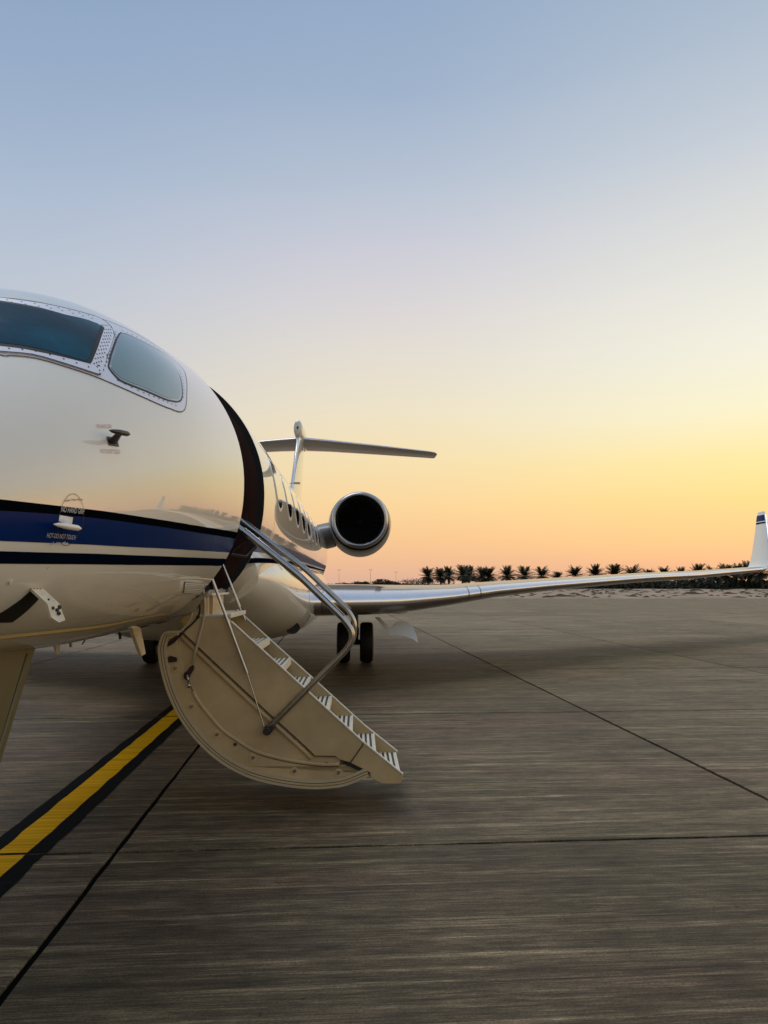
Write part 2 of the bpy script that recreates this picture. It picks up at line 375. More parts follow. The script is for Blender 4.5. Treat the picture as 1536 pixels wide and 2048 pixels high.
# ------------------------------------------------------------------ palms, bushes, hedge, light poles
M_frond = mat('palm_frond', (.034, .042, .015), .6, var=.45, vscale=1.2)
M_trunk = mat('palm_trunk', (.05, .038, .026), .9, var=.3, vscale=5)
M_bush = mat('dark_bush_leaves', (.028, .034, .018), .8, var=.4, vscale=1.)
def palm_meshes(seed):
    r = random.Random(seed); H = 2.75
    t = MB(); n = 9; rings = 9; vv = []
    lean = r.uniform(-.25, .25)
    for i in range(rings+1):
        z = H*i/rings; rad = (.24-.07*i/rings)*(1+(.12 if i % 2 else -.05))
        if i >= rings-1: rad *= 1.35
        for j in range(n):
            a = 2*math.pi*j/n; vv.append((lean*(i/rings)**2+rad*math.cos(a), rad*math.sin(a), z))
    t.add(vv, [(i*n+j, i*n+(j+1) % n, (i+1)*n+(j+1) % n, (i+1)*n+j) for i in range(rings) for j in range(n)])
    tm = t.build('trunk', M_trunk, None, True); tme = tm.data; bpy.data.objects.remove(tm)
    c = MB()
    for k in range(84):
        az = 2*math.pi*(k*.381966)+r.uniform(-.2, .2); el = R(r.uniform(-40, 74)); L = r.uniform(2.1, 2.8)*(1 if el > -.2 else .8)
        seg = 9; p = Vector((lean, 0, H-.05)); d = Vector((math.cos(az)*math.cos(el), math.sin(az)*math.cos(el), math.sin(el)))
        pts = []
        for i in range(seg+1):
            pts.append(p.copy()); p = p+d*(L/seg); d.z -= .045+.06*i/seg*1.2; d.normalize()
        for i in range(seg):
            a, b_ = pts[i], pts[i+1]; tdir = (b_-a).normalized(); side = tdir.cross(Vector((0, 0, 1)))
            side = side.normalized() if side.length > .05 else Vector((1, 0, 0)); nrm = side.cross(tdir)
            w = .022*(1-i/seg)+.006
            c.add([a+side*w, a-side*w, b_-side*w, b_+side*w], [(0, 1, 2, 3)])
            if i == 0: continue
            ll = .72*math.sin(math.pi*min(1, (i+.9)/(seg+.7)))**.6*r.uniform(.85, 1.1)
            for s in (-1, 1):
                for q in (0, .5):
                    b0 = a.lerp(b_, q); b1 = a.lerp(b_, q+.5)
                    tip = b0+side*s*ll*.75+tdir*ll*.62+nrm*ll*.10+Vector((0, 0, -ll*r.uniform(.12, .4)))
                    c.add([b0, b1, tip], [(0, 1, 2)])
    cm = c.build('crown', M_frond, None, fix=False); cme = cm.data; bpy.data.objects.remove(cm)
    return tme, cme
PV = [palm_meshes(s) for s in range(5)]
VPX, HORZ = 650., 1167.
fx = Vector((math.sin(R(4.363)), math.cos(R(4.363)), 0)); rx = Vector((math.cos(R(4.363)), -math.sin(R(4.363)), 0))
def at_bearing(px, dist):
    "ground point at a bearing (pixel column of the photo's horizon) and forward distance"
    p = fx*dist+rx*dist*(px-768)/1546.7; return Vector((p.x, p.y, 0))
palms = [  # bearing column, distance, height scale, description
 (856, 255, 1.00, 'leftmost date palm of the row, standing alone just right of the far bushes'),
 (882, 262, 1.00, 'date palm, left one of the first touching pair behind the wing'),
 (898, 268, 1.03, 'date palm, right one of the first touching pair behind the wing'),
 (925, 250, 1.08, 'tall bushy date palm just right of the first touching pair'),
 (938, 262, 1.10, 'tall date palm crowding the bushy palm left of the second pair'),
 (963, 262, 1.04, 'date palm, left one of the second touching pair behind the wing'),
 (978, 258, 1.02, 'date palm, right one of the second touching pair behind the wing'),
 (1014, 254, 1.03, 'ragged date palm alone after the second pair, above the mid wing'),
 (1048, 258, 1.05, 'full round date palm, fourth clump from the left behind the wing'),
 (1083, 254, 1.05, 'full date palm with drooping fronds, just left of the smallest palm'),
 (1116, 300, .92, 'smallest date palm of the row, thin crown above the wing'),
 (1151, 262, 1.09, 'spiky date palm just right of the smallest palm'),
 (1190, 262, 1.12, 'wide date palm half sunk behind the wing, second after the smallest'),
 (1232, 262, 1.14, 'wide low date palm half sunk behind the wing, third after the smallest'),
 (1267, 262, 1.14, 'date palm with only its crown top over the wing, fourth after the smallest'),
 (1298, 270, 0.97, 'date palm whose frond tips barely rise over the outer wing'),
 (1330, 262, 1.04, 'date palm showing a little fan of fronds over the outer wing'),
 (1362, 262, 0.99, 'date palm hidden by the outer wing but for its frond tips'),
 (1398, 246, 1.12, 'date palm seen under the outer wing, left of the grove gap'),
 (1425, 250, 1.10, 'date palm with bare trunk under the wing left of the winglet'),
 (1450, 240, 1.10, 'dark date palm under the wing tip, beside the grove gap'),
 (1474, 246, 1.12, 'date palm directly below the blend of wing and winglet'),
 (1497, 238, 1.17, 'date palm below the winglet with sky showing through its fronds'),
 (1524, 232, 1.23, 'dark tall date palm at the right edge of the photo below the winglet'),
]
def place_palm(px, d, sc, label, k):
    p = at_bearing(px, d); e = bpy.data.objects.new('palm_tree', None); link(e); e.location = p; s = sc*1.48
    e.scale = (s*random.uniform(.92, 1.1), s*random.uniform(.92, 1.1), s); e.rotation_euler = (0, 0, random.uniform(0, 6.28))
    tag(e, label, 'palm tree', 'date palms in a row beyond the sand')
    a, b_ = PV[k % 5]
    link(bpy.data.objects.new('trunk', a), e); link(bpy.data.objects.new('crown', b_), e)
for k, (px, d, sc, lab) in enumerate(palms): place_palm(px, d, sc, lab, k)

def leaf_clump(mb, cx, cy, cz, rx_, ry_, rz_, n, r, size):
    for _ in range(n):
        while True:
            a = Vector((r.uniform(-1, 1), r.uniform(-1, 1), r.uniform(-1, 1)))
            if .25 < a.length < 1: break
        p = Vector((cx+a.x*rx_, cy+a.y*ry_, max(.02, cz+a.z*rz_)))
        u = Vector((r.gauss(0, 1), r.gauss(0, 1), r.gauss(0, 1))).normalized()*size*r.uniform(.6, 1.3); w = u.cross(Vector((r.gauss(0, 1), r.gauss(0, 1), r.gauss(0, 1)))).normalized()*size*.7
        mb.add([p-u, p+w, p+u, p-w], [(0, 1, 2, 3)])
def bush(px, d, w, h, label, seed):
    r = random.Random(seed); mb = MB(); st = MB()
    for k in range(7):
        a = r.uniform(-1, 1); leaf_clump(mb, a*w*.36, r.uniform(-.3, .3)*w*.3, h*(.45+.18*(1-abs(a))), w*.25, w*.25, h*.42*(1-.4*abs(a)), 130, r, .28)
    e = bpy.data.objects.new('bush', None); link(e); e.location = at_bearing(px, d); tag(e, label, 'bush', 'far rounded bushes left of the palms')
    mb.build('foliage', M_bush, e, fix=False)
    for k in range(4):
        st.tube([(0, 0, 0), (r.uniform(-.3, .3)*w, r.uniform(-.2, .2)*w, h*.6)], [.12, .04], n=5)
    st.build('stem', M_trunk, e)
for i, a in enumerate([
 (715, 430, 10, 3.0, 'small far bush on the horizon, just left of the tallest light pole'),
 (732, 430, 9, 3.1, 'small round far bush directly left of the wide low bush clump'),
 (752, 420, 9, 3.1, 'low left shoulder of the wide dark bush clump behind the inner wing'),
 (765, 420, 14, 4.4, 'tallest domed bush in the middle of the wide dark clump'),
 (782, 425, 10, 3.3, 'low right shoulder of the wide dark bush clump behind the inner wing'),
 (826, 400, 17, 4.8, 'broad domed bush standing alone between the clump and the first palm'),
 (684, 450, 9, 2.6, 'leftmost low far bush, close to the engine side of the horizon')]): bush(*a, 50+i)
# a hedge line that reads as one mass
hm = MB(); r = random.Random(4)
for _ in range(1150):
    px = r.uniform(1120, 1900) if r.random() < .8 else r.uniform(300, 1120); d = r.uniform(236, 262) if px > 1120 else r.uniform(470, 560)
    p = at_bearing(px, d); hh = r.uniform(1.5, 3.4) if px > 1120 else r.uniform(.8, 2.2)
    leaf_clump(hm, p.x, p.y, hh*.45, r.uniform(1.5, 3.5), 1.5, hh*.55, 24, r, .55)
tag(hm.build('hedge', M_bush, fix=False), 'dark continuous hedge under the palms beyond the sand', 'hedge', None, 'stuff')

M_pole = mat('pole_metal', (.30, .29, .28), .5, .5)
M_head = mat('pole_lamp_housing', (.60, .56, .50), .4)
def pole(px, d, h, label):
    e = bpy.data.objects.new('light_pole', None); link(e); e.location = at_bearing(px, d); tag(e, label, 'light pole', 'far apron light poles')
    a = MB(); a.tube([(0, 0, 0), (0, 0, h)], [.15, .07], n=8); a.tube([(-1.1, 0, h), (1.1, 0, h)], .06, n=6); each(a, 'mast', M_pole, e)
    for sx in (-1, 1):
        b_ = MB(); b_.prism([(sx*.35, h+.05), (sx*1.3, h+.12), (sx*1.3, h+.42), (sx*.35, h+.34)], -.3, .3); bevel(b_.build('lamp_head', M_head, e), .04)
pole(678, 620, 12.5, 'faint far light pole nearest the fuselage')
pole(741, 560, 11.5, 'brightest and clearest far light pole below the engine')
pole(792, 640, 11.0, 'thin far light pole midway between the engine and the palms')
pole(624, 640, 9.0, 'short far light pole just beside the fuselage stripe')

# ================================================================== JET
TH = R(2.4); YN = 2.2; XN = -1.93+math.tan(TH)*(YN-6.3)
jet = bpy.data.objects.new('private_jet', None); link(jet); jet.location = (XN, YN, 0); jet.rotation_euler = (0, 0, -TH)
tag(jet, 'white private jet with blue stripes parked with its airstair door open', 'jet')
# jet frame: x = port side, y = aft from the nose, z = up
ST = np.array([(0.00,0.02,1.99,1.95,1.97),(0.08,0.20,2.151,1.804,1.973),(0.30,0.418,2.359,1.658,1.987),(0.80,0.697,2.676,1.494,2.05),
(1.50,0.938,3.054,1.404,2.171),(2.20,1.101,3.452,1.376,2.31),(3.00,1.216,3.687,1.355,2.452),(3.60,1.256,3.755,1.357,2.522),(4.05,1.281,3.823,1.36,2.56),
(5.10,1.325,3.880,1.36,2.58),(6.50,1.335,3.90,1.36,2.59),(20.0,1.335,3.90,1.36,2.59),(23.0,1.12,3.86,1.55,2.72),(26.0,0.75,3.80,2.20,3.02),(29.0,0.35,3.65,2.90,3.27),(30.2,0.12,3.50,3.22,3.36)])
def hermite(x, xs, ys):
    h = np.diff(xs); d = np.diff(ys)/h; m = np.zeros(len(xs)); m[0] = d[0]; m[-1] = d[-1]
    for i in range(1, len(xs)-1):
        if d[i-1]*d[i] > 0:
            w1 = 2*h[i]+h[i-1]; w2 = h[i]+2*h[i-1]; m[i] = (w1+w2)/(w1/d[i-1]+w2/d[i])
    i = np.clip(np.searchsorted(xs, x)-1, 0, len(xs)-2); t = (x-xs[i])/h[i]
    return (2*t**3-3*t**2+1)*ys[i]+(t**3-2*t**2+t)*h[i]*m[i]+(-2*t**3+3*t**2)*ys[i+1]+(t**3-t**2)*h[i]*m[i+1]
QT = np.linspace(0, math.sqrt(30.2), 1100)
TAB = []
for k in (1, 2, 3, 4):
    y = hermite(QT, np.sqrt(ST[:, 0]), ST[:, k]); g = np.exp(-.5*(np.arange(-45, 46)/16.)**2); g /= g.sum()
    ys = np.convolve(np.r_[2*y[0]-y[45:0:-1], y, 2*y[-1]-y[-2:-47:-1]], g, 'valid'); bl = np.clip((QT-.25)/.4, 0, 1); TAB.append(y*(1-bl)+ys*bl)
def fpar(s):
    q = np.sqrt(np.maximum(s, 0)); return [np.interp(q, QT, t) for t in TAB]
def fus(s, deg, off=0.):
    s = np.asarray(s, float)
    def base(s, ph):
        w, zt, zb, zc = fpar(s); c = np.cos(ph); n = np.sin(ph)
        k = np.where(n < 0, (np.abs(c)**2.2+np.abs(n)**2.2)**(-1/2.2), 1.0); c = c*k; n = n*k
        return np.stack([w*c, s+0*c, np.where(n >= 0, zc+(zt-zc)*n, zc+(zc-zb)*n)], -1)
    ph = np.radians(np.asarray(deg, float)); s, ph = np.broadcast_arrays(s, ph); p = base(s, ph)
    if np.any(off):
        e = .012; a = base(s+e, ph)-base(np.maximum(s-e, .001), ph); b_ = base(s, ph+e)-base(s, ph-e)
        n = np.cross(a, b_); n /= np.linalg.norm(n, axis=-1, keepdims=True)+1e-12
        sg = np.sign((n[..., 0]*p[..., 0]+n[..., 2]*(p[..., 2]-2.4))); n *= sg[..., None]
        p = p+n*np.asarray(off)[..., None] if np.ndim(off) else p+n*off
    return p
D0, D1, PB, PT = 4.05, 5.06, -48, 66       # door opening
sv = sorted(set([round(x, 4) for x in list((np.linspace(0.02, math.sqrt(4.05), 64))**2)+[D0]+list(np.linspace(D0, D1, 9))+list(np.linspace(D1, 8, 16))+list(np.linspace(8, 20, 26))+list(np.linspace(20, 30.2, 26))]))
sv = [s for i, s in enumerate(sv) if i == 0 or s-sv[i-1] > 1e-3]
PH = list(range(-180, 180, 2)); nP = len(PH)
SG, PG = np.meshgrid(sv, PH, indexing='ij'); FV = fus(SG, PG).reshape(-1, 3)
ff = []
for i in range(len(sv)-1):
    sm = (sv[i]+sv[i+1])/2
    for j in range(nP):
        pm = PH[j]+1
        if D0-1e-3 < sm < D1+1e-3 and PB < pm < PT: continue
        ff.append((i*nP+j, i*nP+(j+1) % nP, (i+1)*nP+(j+1) % nP, (i+1)*nP+j))
ff.append(list(range(nP))); ff.append([(len(sv)-1)*nP+j for j in range(nP)][::-1])
fuselage = fixn(mesh('fuselage', FV, ff, M_white, jet, True))
fuselage.data.set_sharp_from_angle(angle=R(60))

def patch(name, top, bot, m, off, parent=fuselage, n=40, k=8, edge=True, mb=None, mi=0):
    "surface patch between two (s,phi) curves, with a rim down to the skin"
    T = resample(top, n+1); B = resample(bot, n+1); t = np.linspace(0, 1, k+1)[:, None, None]
    G = T[None]*(1-t)+B[None]*t; V = fus(G[..., 0], G[..., 1], off).reshape(-1, 3)
    f = [(j*(n+1)+i, j*(n+1)+i+1, (j+1)*(n+1)+i+1, (j+1)*(n+1)+i) for j in range(k) for i in range(n)]
    V = list(map(tuple, V))
    if edge:
        loop = [i for i in range(n+1)]+[(j)*(n+1)+n for j in range(1, k+1)]+[k*(n+1)+i for i in range(n-1, -1, -1)]+[j*(n+1) for j in range(k-1, 0, -1)]
        G2 = G.reshape(-1, 2); base = fus(G2[loop, 0], G2[loop, 1], -.002); b0 = len(V); V += list(map(tuple, base)); L_ = len(loop)
        f += [(loop[i], loop[(i+1) % L_], b0+(i+1) % L_, b0+i) for i in range(L_)]
    if mb is not None: mb.add(V, f, mi); return
    o = mesh(name, V, f, m, parent, True); fixn(o); o.data.set_sharp_from_angle(angle=R(50)); return o
def line_on(mb, pts, w, off=.002, mi=0, n=3, closed=False):
    "thin ribbon following (s,phi) points on the skin; w in metres"
    p = catmull(pts, n) if n > 1 else np.array(pts, float)
    if closed and n > 1: pass
    P = fus(p[:, 0], p[:, 1], off); P2 = fus(p[:, 0], p[:, 1], off+.01); nr = P2-P; nr /= np.linalg.norm(nr, axis=1)[:, None]
    t = np.gradient(P, axis=0); sd = np.cross(t, nr); sd /= np.linalg.norm(sd, axis=1)[:, None]+1e-9
    a = P+sd*w/2; b_ = P-sd*w/2; m = len(p)
    mb.add([*a, *b_], [(i, i+1, m+i+1, m+i) for i in range(m-1)], mi)

# --- stripes
S = np.array
def strip(name, tp, bt, m, off): return patch(name, catmull(tp, 6), catmull(bt, 6), m, off, k=5, n=70, edge=False)
S_bt = [(.4, 9.5), (.7, 5.6)]+[(0.984, 1.87), (1.053, 0.98), (1.126, 0.08), (1.206, -0.95), (1.291, -2.02), (1.383, -3.1), (1.482, -4.19), (1.592, -5.35), (1.715, -6.7), (1.855, -8.21), (2.017, -9.81), (2.208, -11.43), (2.432, -13.08), (2.704, -14.78), (3.057, -16.36), (3.536, -17.6), (4.12, -18.28)]
S_bb = [(.4, 4.5), (.7, .8)]+[(0.986, -2.12), (1.044, -2.69), (1.105, -3.27), (1.169, -3.88), (1.237, -4.56), (1.31, -5.3), (1.388, -6.1), (1.472, -6.92), (1.561, -7.79), (1.654, -8.74), (1.755, -9.76), (1.864, -10.85), (1.986, -11.99), (2.125, -13.17), (2.283, -14.35), (2.461, -15.59), (2.667, -16.86), (2.916, -18.09), (3.237, -19.21), (3.629, -20.13), (4.083, -20.75)]
S_ub = [(.4, -9.3), (.7, -11.3)]+[(1.01, -13.32), (1.082, -13.78), (1.159, -14.29), (1.242, -14.85), (1.333, -15.46), (1.431, -16.12), (1.537, -16.85), (1.655, -17.69), (1.788, -18.66), (1.942, -19.7), (2.123, -20.78), (2.334, -21.83), (2.573, -22.93), (2.854, -24.02), (3.21, -25.06), (3.652, -25.9), (4.17, -26.29)]
S_nt = [(.4, -13.6), (.7, -15.3)]+[(1.025, -17.11), (1.099, -17.49), (1.177, -17.92), (1.262, -18.39), (1.354, -18.92), (1.454, -19.48), (1.563, -20.09), (1.683, -20.84), (1.819, -21.73), (1.98, -22.73), (2.17, -23.78), (2.39, -24.81), (2.636, -25.85), (2.917, -26.82), (3.263, -27.73), (3.677, -28.48), (4.157, -28.85)]
S_nb = [(.4, -19), (.7, -20.3)]+[(1.051, -21.82), (1.178, -22.25), (1.328, -22.86), (1.499, -23.63), (1.683, -24.6), (1.87, -25.65), (2.044, -26.56), (2.209, -27.31), (2.367, -27.94), (2.531, -28.55), (2.721, -29.2), (2.946, -29.86), (3.207, -30.5), (3.502, -31.06), (3.829, -31.56), (4.189, -31.66)]
for c_ in (S_bt, S_bb, S_ub, S_nt, S_nb):        # trim every edge at the door jamb
    a_ = np.array([q for q in c_ if q[0] < D0-.02]); e_ = np.interp(D0-.002, [q[0] for q in c_], [q[1] for q in c_]); c_[:] = [tuple(q) for q in a_]+[(D0-.002, float(e_))]
def bysta(c, n=90):
    c = np.array(c); s = np.linspace(math.sqrt(c[0, 0]), math.sqrt(c[-1, 0]), n)**2; return np.stack([s, np.interp(s, c[:, 0], c[:, 1])], 1)
def strip2(name, tp, bt, m): 
    T, B_ = bysta(tp), bysta(bt); k = 7; tt = np.linspace(0, 1, k+1)[:, None, None]; G = T[None]*(1-tt)+B_[None]*tt; n = len(T)-1
    V = fus(G[..., 0], G[..., 1], .0022).reshape(-1, 3)
    o = mesh(name, V, [(j*(n+1)+i, j*(n+1)+i+1, (j+1)*(n+1)+i+1, (j+1)*(n+1)+i) for j in range(k) for i in range(n)], m, fuselage, True); return fixn(o)
strip2('black_stripe', S_bt, S_bb, M_black); strip2('blue_stripe', S_bb, S_ub, M_blue); strip2('navy_stripe', S_nt, S_nb, M_navy)
strip('blue_stripe', [(5.07, -18.4), (5.7, -18), (8, -17), (12, -16), (20, -15)], [(5.07, -24.5), (5.7, -24), (8, -22.5), (12, -21), (20, -19.5)], M_blue, .0022)
strip('navy_stripe', [(5.07, -27.5), (5.7, -26.5), (8, -24.5), (12, -22.5), (20, -21)], [(5.07, -30), (5.7, -29), (8, -26.8), (12, -24.4), (20, -22.6)], M_navy, .0022)

# --- cockpit glazing
outer_t = [(1.62, 86), (1.80, 82), (1.972, 75.35), (2.19, 66.51), (2.396, 61.18), (2.578, 57.18), (2.831, 53.89), (3.03, 51.6), (3.22, 48.6), (3.33, 44.5), (3.30, 39.8), (3.17, 35.6)]
outer_b = [(1.62, 86), (1.38, 84), (1.24, 72), (1.28, 60)]+[(1.37, 51.29), (1.421, 49.98), (1.475, 48.69), (1.528, 47.22), (1.577, 45.4), (1.626, 43.39), (1.676, 41.34), (1.731, 39.32), (1.79, 37.3), (1.853, 35.23), (1.922, 33.04), (1.997, 30.87), (2.075, 28.94), (2.153, 27.27), (2.231, 25.82), (2.302, 24.64), (2.358, 23.83), (2.403, 23.27), (2.45, 22.71)]+[(2.496, 22.35), (2.60, 21.4), (2.70, 21.9), (2.793, 24.16), (2.926, 28.54), (3.17, 35.6)]
patch('window_surround', catmull(outer_t, 5), catmull(outer_b, 5), M_frame, .003, n=90, k=18)
sm_ = MB()
line_on(sm_, outer_t, .006, .0036, 0, 5); line_on(sm_, outer_b[1:], .006, .0036, 0, 5)
F_t = [(1.95, 74.69), (1.977, 72.97), (2.008, 71.35), (2.042, 69.81), (2.078, 68.44), (2.117, 67.14), (2.162, 65.67), (2.223, 63.81), (2.297, 61.85), (2.366, 60.36), (2.412, 59.54), (2.444, 59.02), (2.477, 58.52)]
F_b = [(1.384, 52.07), (1.435, 50.74), (1.489, 49.44), (1.542, 47.92), (1.589, 46.05), (1.636, 43.98), (1.687, 41.88), (1.743, 39.8), (1.805, 37.71), (1.874, 35.7)]
fr_t = [(1.40, 83), (1.74, 83), (1.85, 80)]+F_t+[(2.502, 57.2), (2.512, 56.0), (2.505, 54.6), (2.487, 53.06), (2.398, 49.37)]
fr_b = [(1.40, 83), (1.30, 78), (1.27, 68), (1.30, 59)]+F_b+[(1.885, 35.6), (2.078, 41.44), (2.398, 49.37)]
patch('windshield_frame', fr_t, fr_b, M_frame, .010, n=80, k=16)
line_on(sm_, fr_t[3:]+[(2.078, 41.44), (1.874, 35.7)], .009, .0105, 0, 1); line_on(sm_, F_b, .009, .0105, 0, 1)
each(sm_, 'window_seam', M_line, fuselage, fix=False)
def expand(pts, k):
    p = np.array(pts); c = p.mean(0); q = p-c; return [tuple(c+q_*S([1+k[0], 1+k[1]])) for q_ in q]
p1_t = [(1.36, 79), (1.72, 80), (1.80, 76.5)]+[(1.868, 72.07), (1.891, 70.26), (1.918, 68.52), (1.946, 66.84), (1.975, 65.28), (2.005, 63.76), (2.042, 62.09), (2.096, 60.11), (2.167, 58.2), (2.238, 56.8), (2.282, 55.77), (2.309, 54.88), (2.338, 54.02)]+[(2.337, 53.04)]
p1_b = [(1.36, 79), (1.34, 70), (1.36, 62)]+[(1.443, 55.11), (1.48, 53.92), (1.518, 52.75), (1.555, 51.5), (1.591, 50.15), (1.627, 48.76), (1.662, 47.39), (1.696, 46.04), (1.73, 44.73), (1.762, 43.53), (1.793, 42.49), (1.821, 41.55), (1.851, 40.63)]+[(1.948, 43.36), (2.157, 48.8), (2.337, 53.04)]
def grow(curve, cen, ds, dp):
    out = []
    for s, p in curve:
        out.append((s+np.sign(s-cen[0])*ds*min(1, abs(s-cen[0])*8), p+np.sign(p-cen[1])*dp*min(1, abs(p-cen[1])*.4)))
    return out
cen1 = (1.75, 61)
patch('window_gasket', grow(p1_t, cen1, .022, .9), grow(p1_b, cen1, .022, .9), M_rubber, .012, n=80, k=14)
patch('windshield_pane', p1_t, p1_b, M_glass, .0135, n=80, k=14)
P2 = [(2.04, 37.95), (2.131, 40.46), (2.24, 43.27), (2.37, 46.37), (2.496, 49.09), (2.55, 50.02), (2.57, 50.0), (2.6, 49.93), (2.63, 49.55), (2.669, 48.91), (2.713, 48.15), (2.759, 47.46), (2.811, 46.74), (2.88, 45.95), (2.955, 45.23), (3.023, 44.66), (3.079, 44.02), (3.115, 43.09), (3.124, 41.86), (3.105, 40.44), (3.064, 38.74), (3.008, 36.66), (2.95, 34.54), (2.895, 32.45), (2.845, 30.53), (2.799, 28.85), (2.758, 27.46), (2.723, 26.49), (2.69, 25.82), (2.655, 25.42), (2.618, 25.25), (2.573, 25.32), (2.528, 25.56), (2.493, 25.84), (2.45, 26.32), (2.383, 27.26), (2.313, 28.34), (2.253, 29.27), (2.199, 30.16), (2.147, 31.07), (2.104, 31.96), (2.073, 32.69), (2.049, 33.45), (2.035, 34.48), (2.026, 35.53), (2.022, 36.43), (2.023, 37.17), (2.03, 37.61), (2.04, 37.95)]
p2_t = P2[:22]; p2_b = [P2[0]]+P2[21:-1][::-1]
cen2 = (2.55, 37)
patch('window_gasket', grow(p2_t, cen2, .022, .9), grow(p2_b, cen2, .022, .9), M_line, .006, n=60, k=14)
patch('window_trim', grow(p2_t, cen2, .012, .5), grow(p2_b, cen2, .012, .5), M_chrome, .0072, n=60, k=14)
patch('side_window_pane', p2_t, p2_b, M_glass2, .0085, n=60, k=14)
# rivets of the frames
rv = MB()
def rivets(pts, step, off, inset=(0, 0), r=.0058):
    p = catmull(pts, 8) if len(pts) > 2 else resample(pts, 20); P = fus(p[:, 0], p[:, 1]); d = np.r_[0, np.cumsum(np.linalg.norm(np.diff(P, axis=0), axis=1))]
    for t in np.arange(step/2, d[-1], step):
        s_ = np.interp(t, d, p[:, 0])+inset[0]; q_ = np.interp(t, d, p[:, 1])+inset[1]
        c = fus(s_, q_, off+.001); a = fus(s_+.01, q_, off+.001)-c; b_ = fus(s_, q_+.5, off+.001)-c; a /= np.linalg.norm(a); b_ /= np.linalg.norm(b_)
        rv.add([c+r*(a*math.cos(k*1.0472)+b_*math.sin(k*1.0472)) for k in range(6)], [(0, 1, 2, 3, 4, 5)])
for ds, dp in ((-.03, -.9), (-.045, -2.6)):
    rivets(F_t, .075, .0105, (ds, dp))
for ds, dp in ((.03, 1.1), (.05, 2.8)):
    rivets(F_b, .075, .0105, (ds, dp))
for k in (.022, .050, .078, .106):
    rivets([(2.497-k, 54.6), (2.405-k, 50.2), (2.10-k, 42.5), (1.93-k*.7, 38.2)], .062, .0105)
rivets([(1.99, 33.6), (2.16, 28.9), (2.32, 26.4), (2.47, 24.6), (2.60, 23.3)], .055, .004)
rivets([(1.925, 36.6), (2.08, 40.7), (2.40, 48.6), (2.50, 51.8)], .055, .004)
rivets([(2.78, 25.9), (2.95, 31.5), (3.14, 38.6)], .055, .004); rivets([(2.60, 52.4), (2.84, 49.6), (3.06, 46.8)], .055, .004)
tag(rv.build('rivets', M_darkmetal, fuselage, fix=False), kind='stuff')

# --- fuselage seams
sl = MB()
for s_, a, b_ in ((6.66, 4, 70), (7.86, 4, 70), (9.1, 4, 72), (10.5, 4, 75), (12.0, 4, 75), (14.0, 3, 80), (16.2, 0, 80), (5.95, -14, 20)):
    line_on(sl, [(s_, p) for p in np.linspace(a, b_, 12)], .010, .002, 0, 2)
line_on(sl, [(1.34, -24), (1.34, -60)], .004, .002, 0, 2)
line_on(sl, [(.9, -66), (2.2, -67), (4.0, -68)], .006, .002, 0, 4)
each(sl, 'panel_seam', M_softseam, fuselage, fix=False)

# --- cabin windows, eight a side
for sd_ in (1, -1):
    for k in range(8):
        sc = 6.37+1.265*k
        def oval(rs, rp, n=24): return [(sc+rs*math.cos(t), (12+rp*math.sin(t)) if sd_ > 0 else 180-(12+rp*math.sin(t))) for t in np.linspace(math.pi, 0, n)], [(sc+rs*math.cos(t), (12+rp*math.sin(t)) if sd_ > 0 else 180-(12+rp*math.sin(t))) for t in np.linspace(-math.pi, 0, n)]
        t, b_ = oval(.385, 13.6); fr = patch('cabin_window', t, b_, M_frame, .005, parent=jet, n=28, k=6)
        t, b_ = oval(.33, 11.8); patch('pane', t, b_, M_cabglass, .0075, parent=fr, n=28, k=6)

# --- lettering helper
def lettering(text, s0, p0, size, m, slope=0., name='lettering', xs=.52):
    cu = bpy.data.curves.new(name, 'FONT'); cu.body = text; cu.size = size; cu.align_x = 'CENTER'; cu.align_y = 'CENTER'
    to = bpy.data.objects.new('t', cu); C.objects.link(to); bpy.context.view_layer.update()
    dg = bpy.context.evaluated_depsgraph_get(); me = bpy.data.meshes.new_from_object(to.evaluated_get(dg)); bpy.data.objects.remove(to)
    V = []
    for v in me.vertices:
        ds = v.co.x*xs; s_ = s0+ds; w = fpar(s_)[0]; V.append(fus(s_, p0+math.degrees(v.co.y/w)+slope*ds, .0038))
    F = [tuple(p.vertices) for p in me.polygons]; bpy.data.meshes.remove(me)
    return mesh(name, V, F, m, fuselage)
lettering('NO HAND GRIP', 1.395, -4.35, .042, M_ltr, -11, 'warning_text')
lettering('HOT-DO NOT TOUCH', 1.35, -13.2, .036, M_ltr, -9, 'warning_text')
lettering('NO HAND GRIP', 1.705, 20.1, .032, M_red, -8, 'warning_text')
lettering('HOT-DO NOT TOUCH', 1.70, 12.4, .030, M_red, -8, 'warning_text')
ar = MB()       # small right-to-left script under and over the lower probe, drawn as pen strokes
def pen(s0, p0, strokes, w, mi):
    for st in strokes: line_on(ar, [(s0+x*.01, p0+y*.35) for x, y in st], w, .0036, mi, 3)
script = [[(-6, .6), (-5, -.4), (-4, .5), (-3.4, -.2), (-2.8, .4)], [(-2, 0), (-1.4, 1.6)], [(-1, 0), (-.2, .6), (.4, -.3), (1.2, .4)], [(2, -.2), (3, .5), (4, -.6), (5, -.3), (6, -.9)], [(-4.2, 1.7), (-3.9, 1.75)], [(3.4, 1.3), (3.7, 1.35)]]
pen(1.345, -15.6, script, .006, 0); pen(1.40, -.6, script, .005, 1)
tag(ar.build('warning_script', [M_ltr, M_red], fuselage, fix=False), kind='stuff')
cir = MB(); line_on(cir, [(1.392+.085*math.cos(t), -7.6+9.0*math.sin(t)-8*.085*math.cos(t)) for t in np.linspace(0, 2*math.pi, 40)], .002, .0034, 0, 1)
cir.build('marking_circle', M_line, fuselage, fix=False)

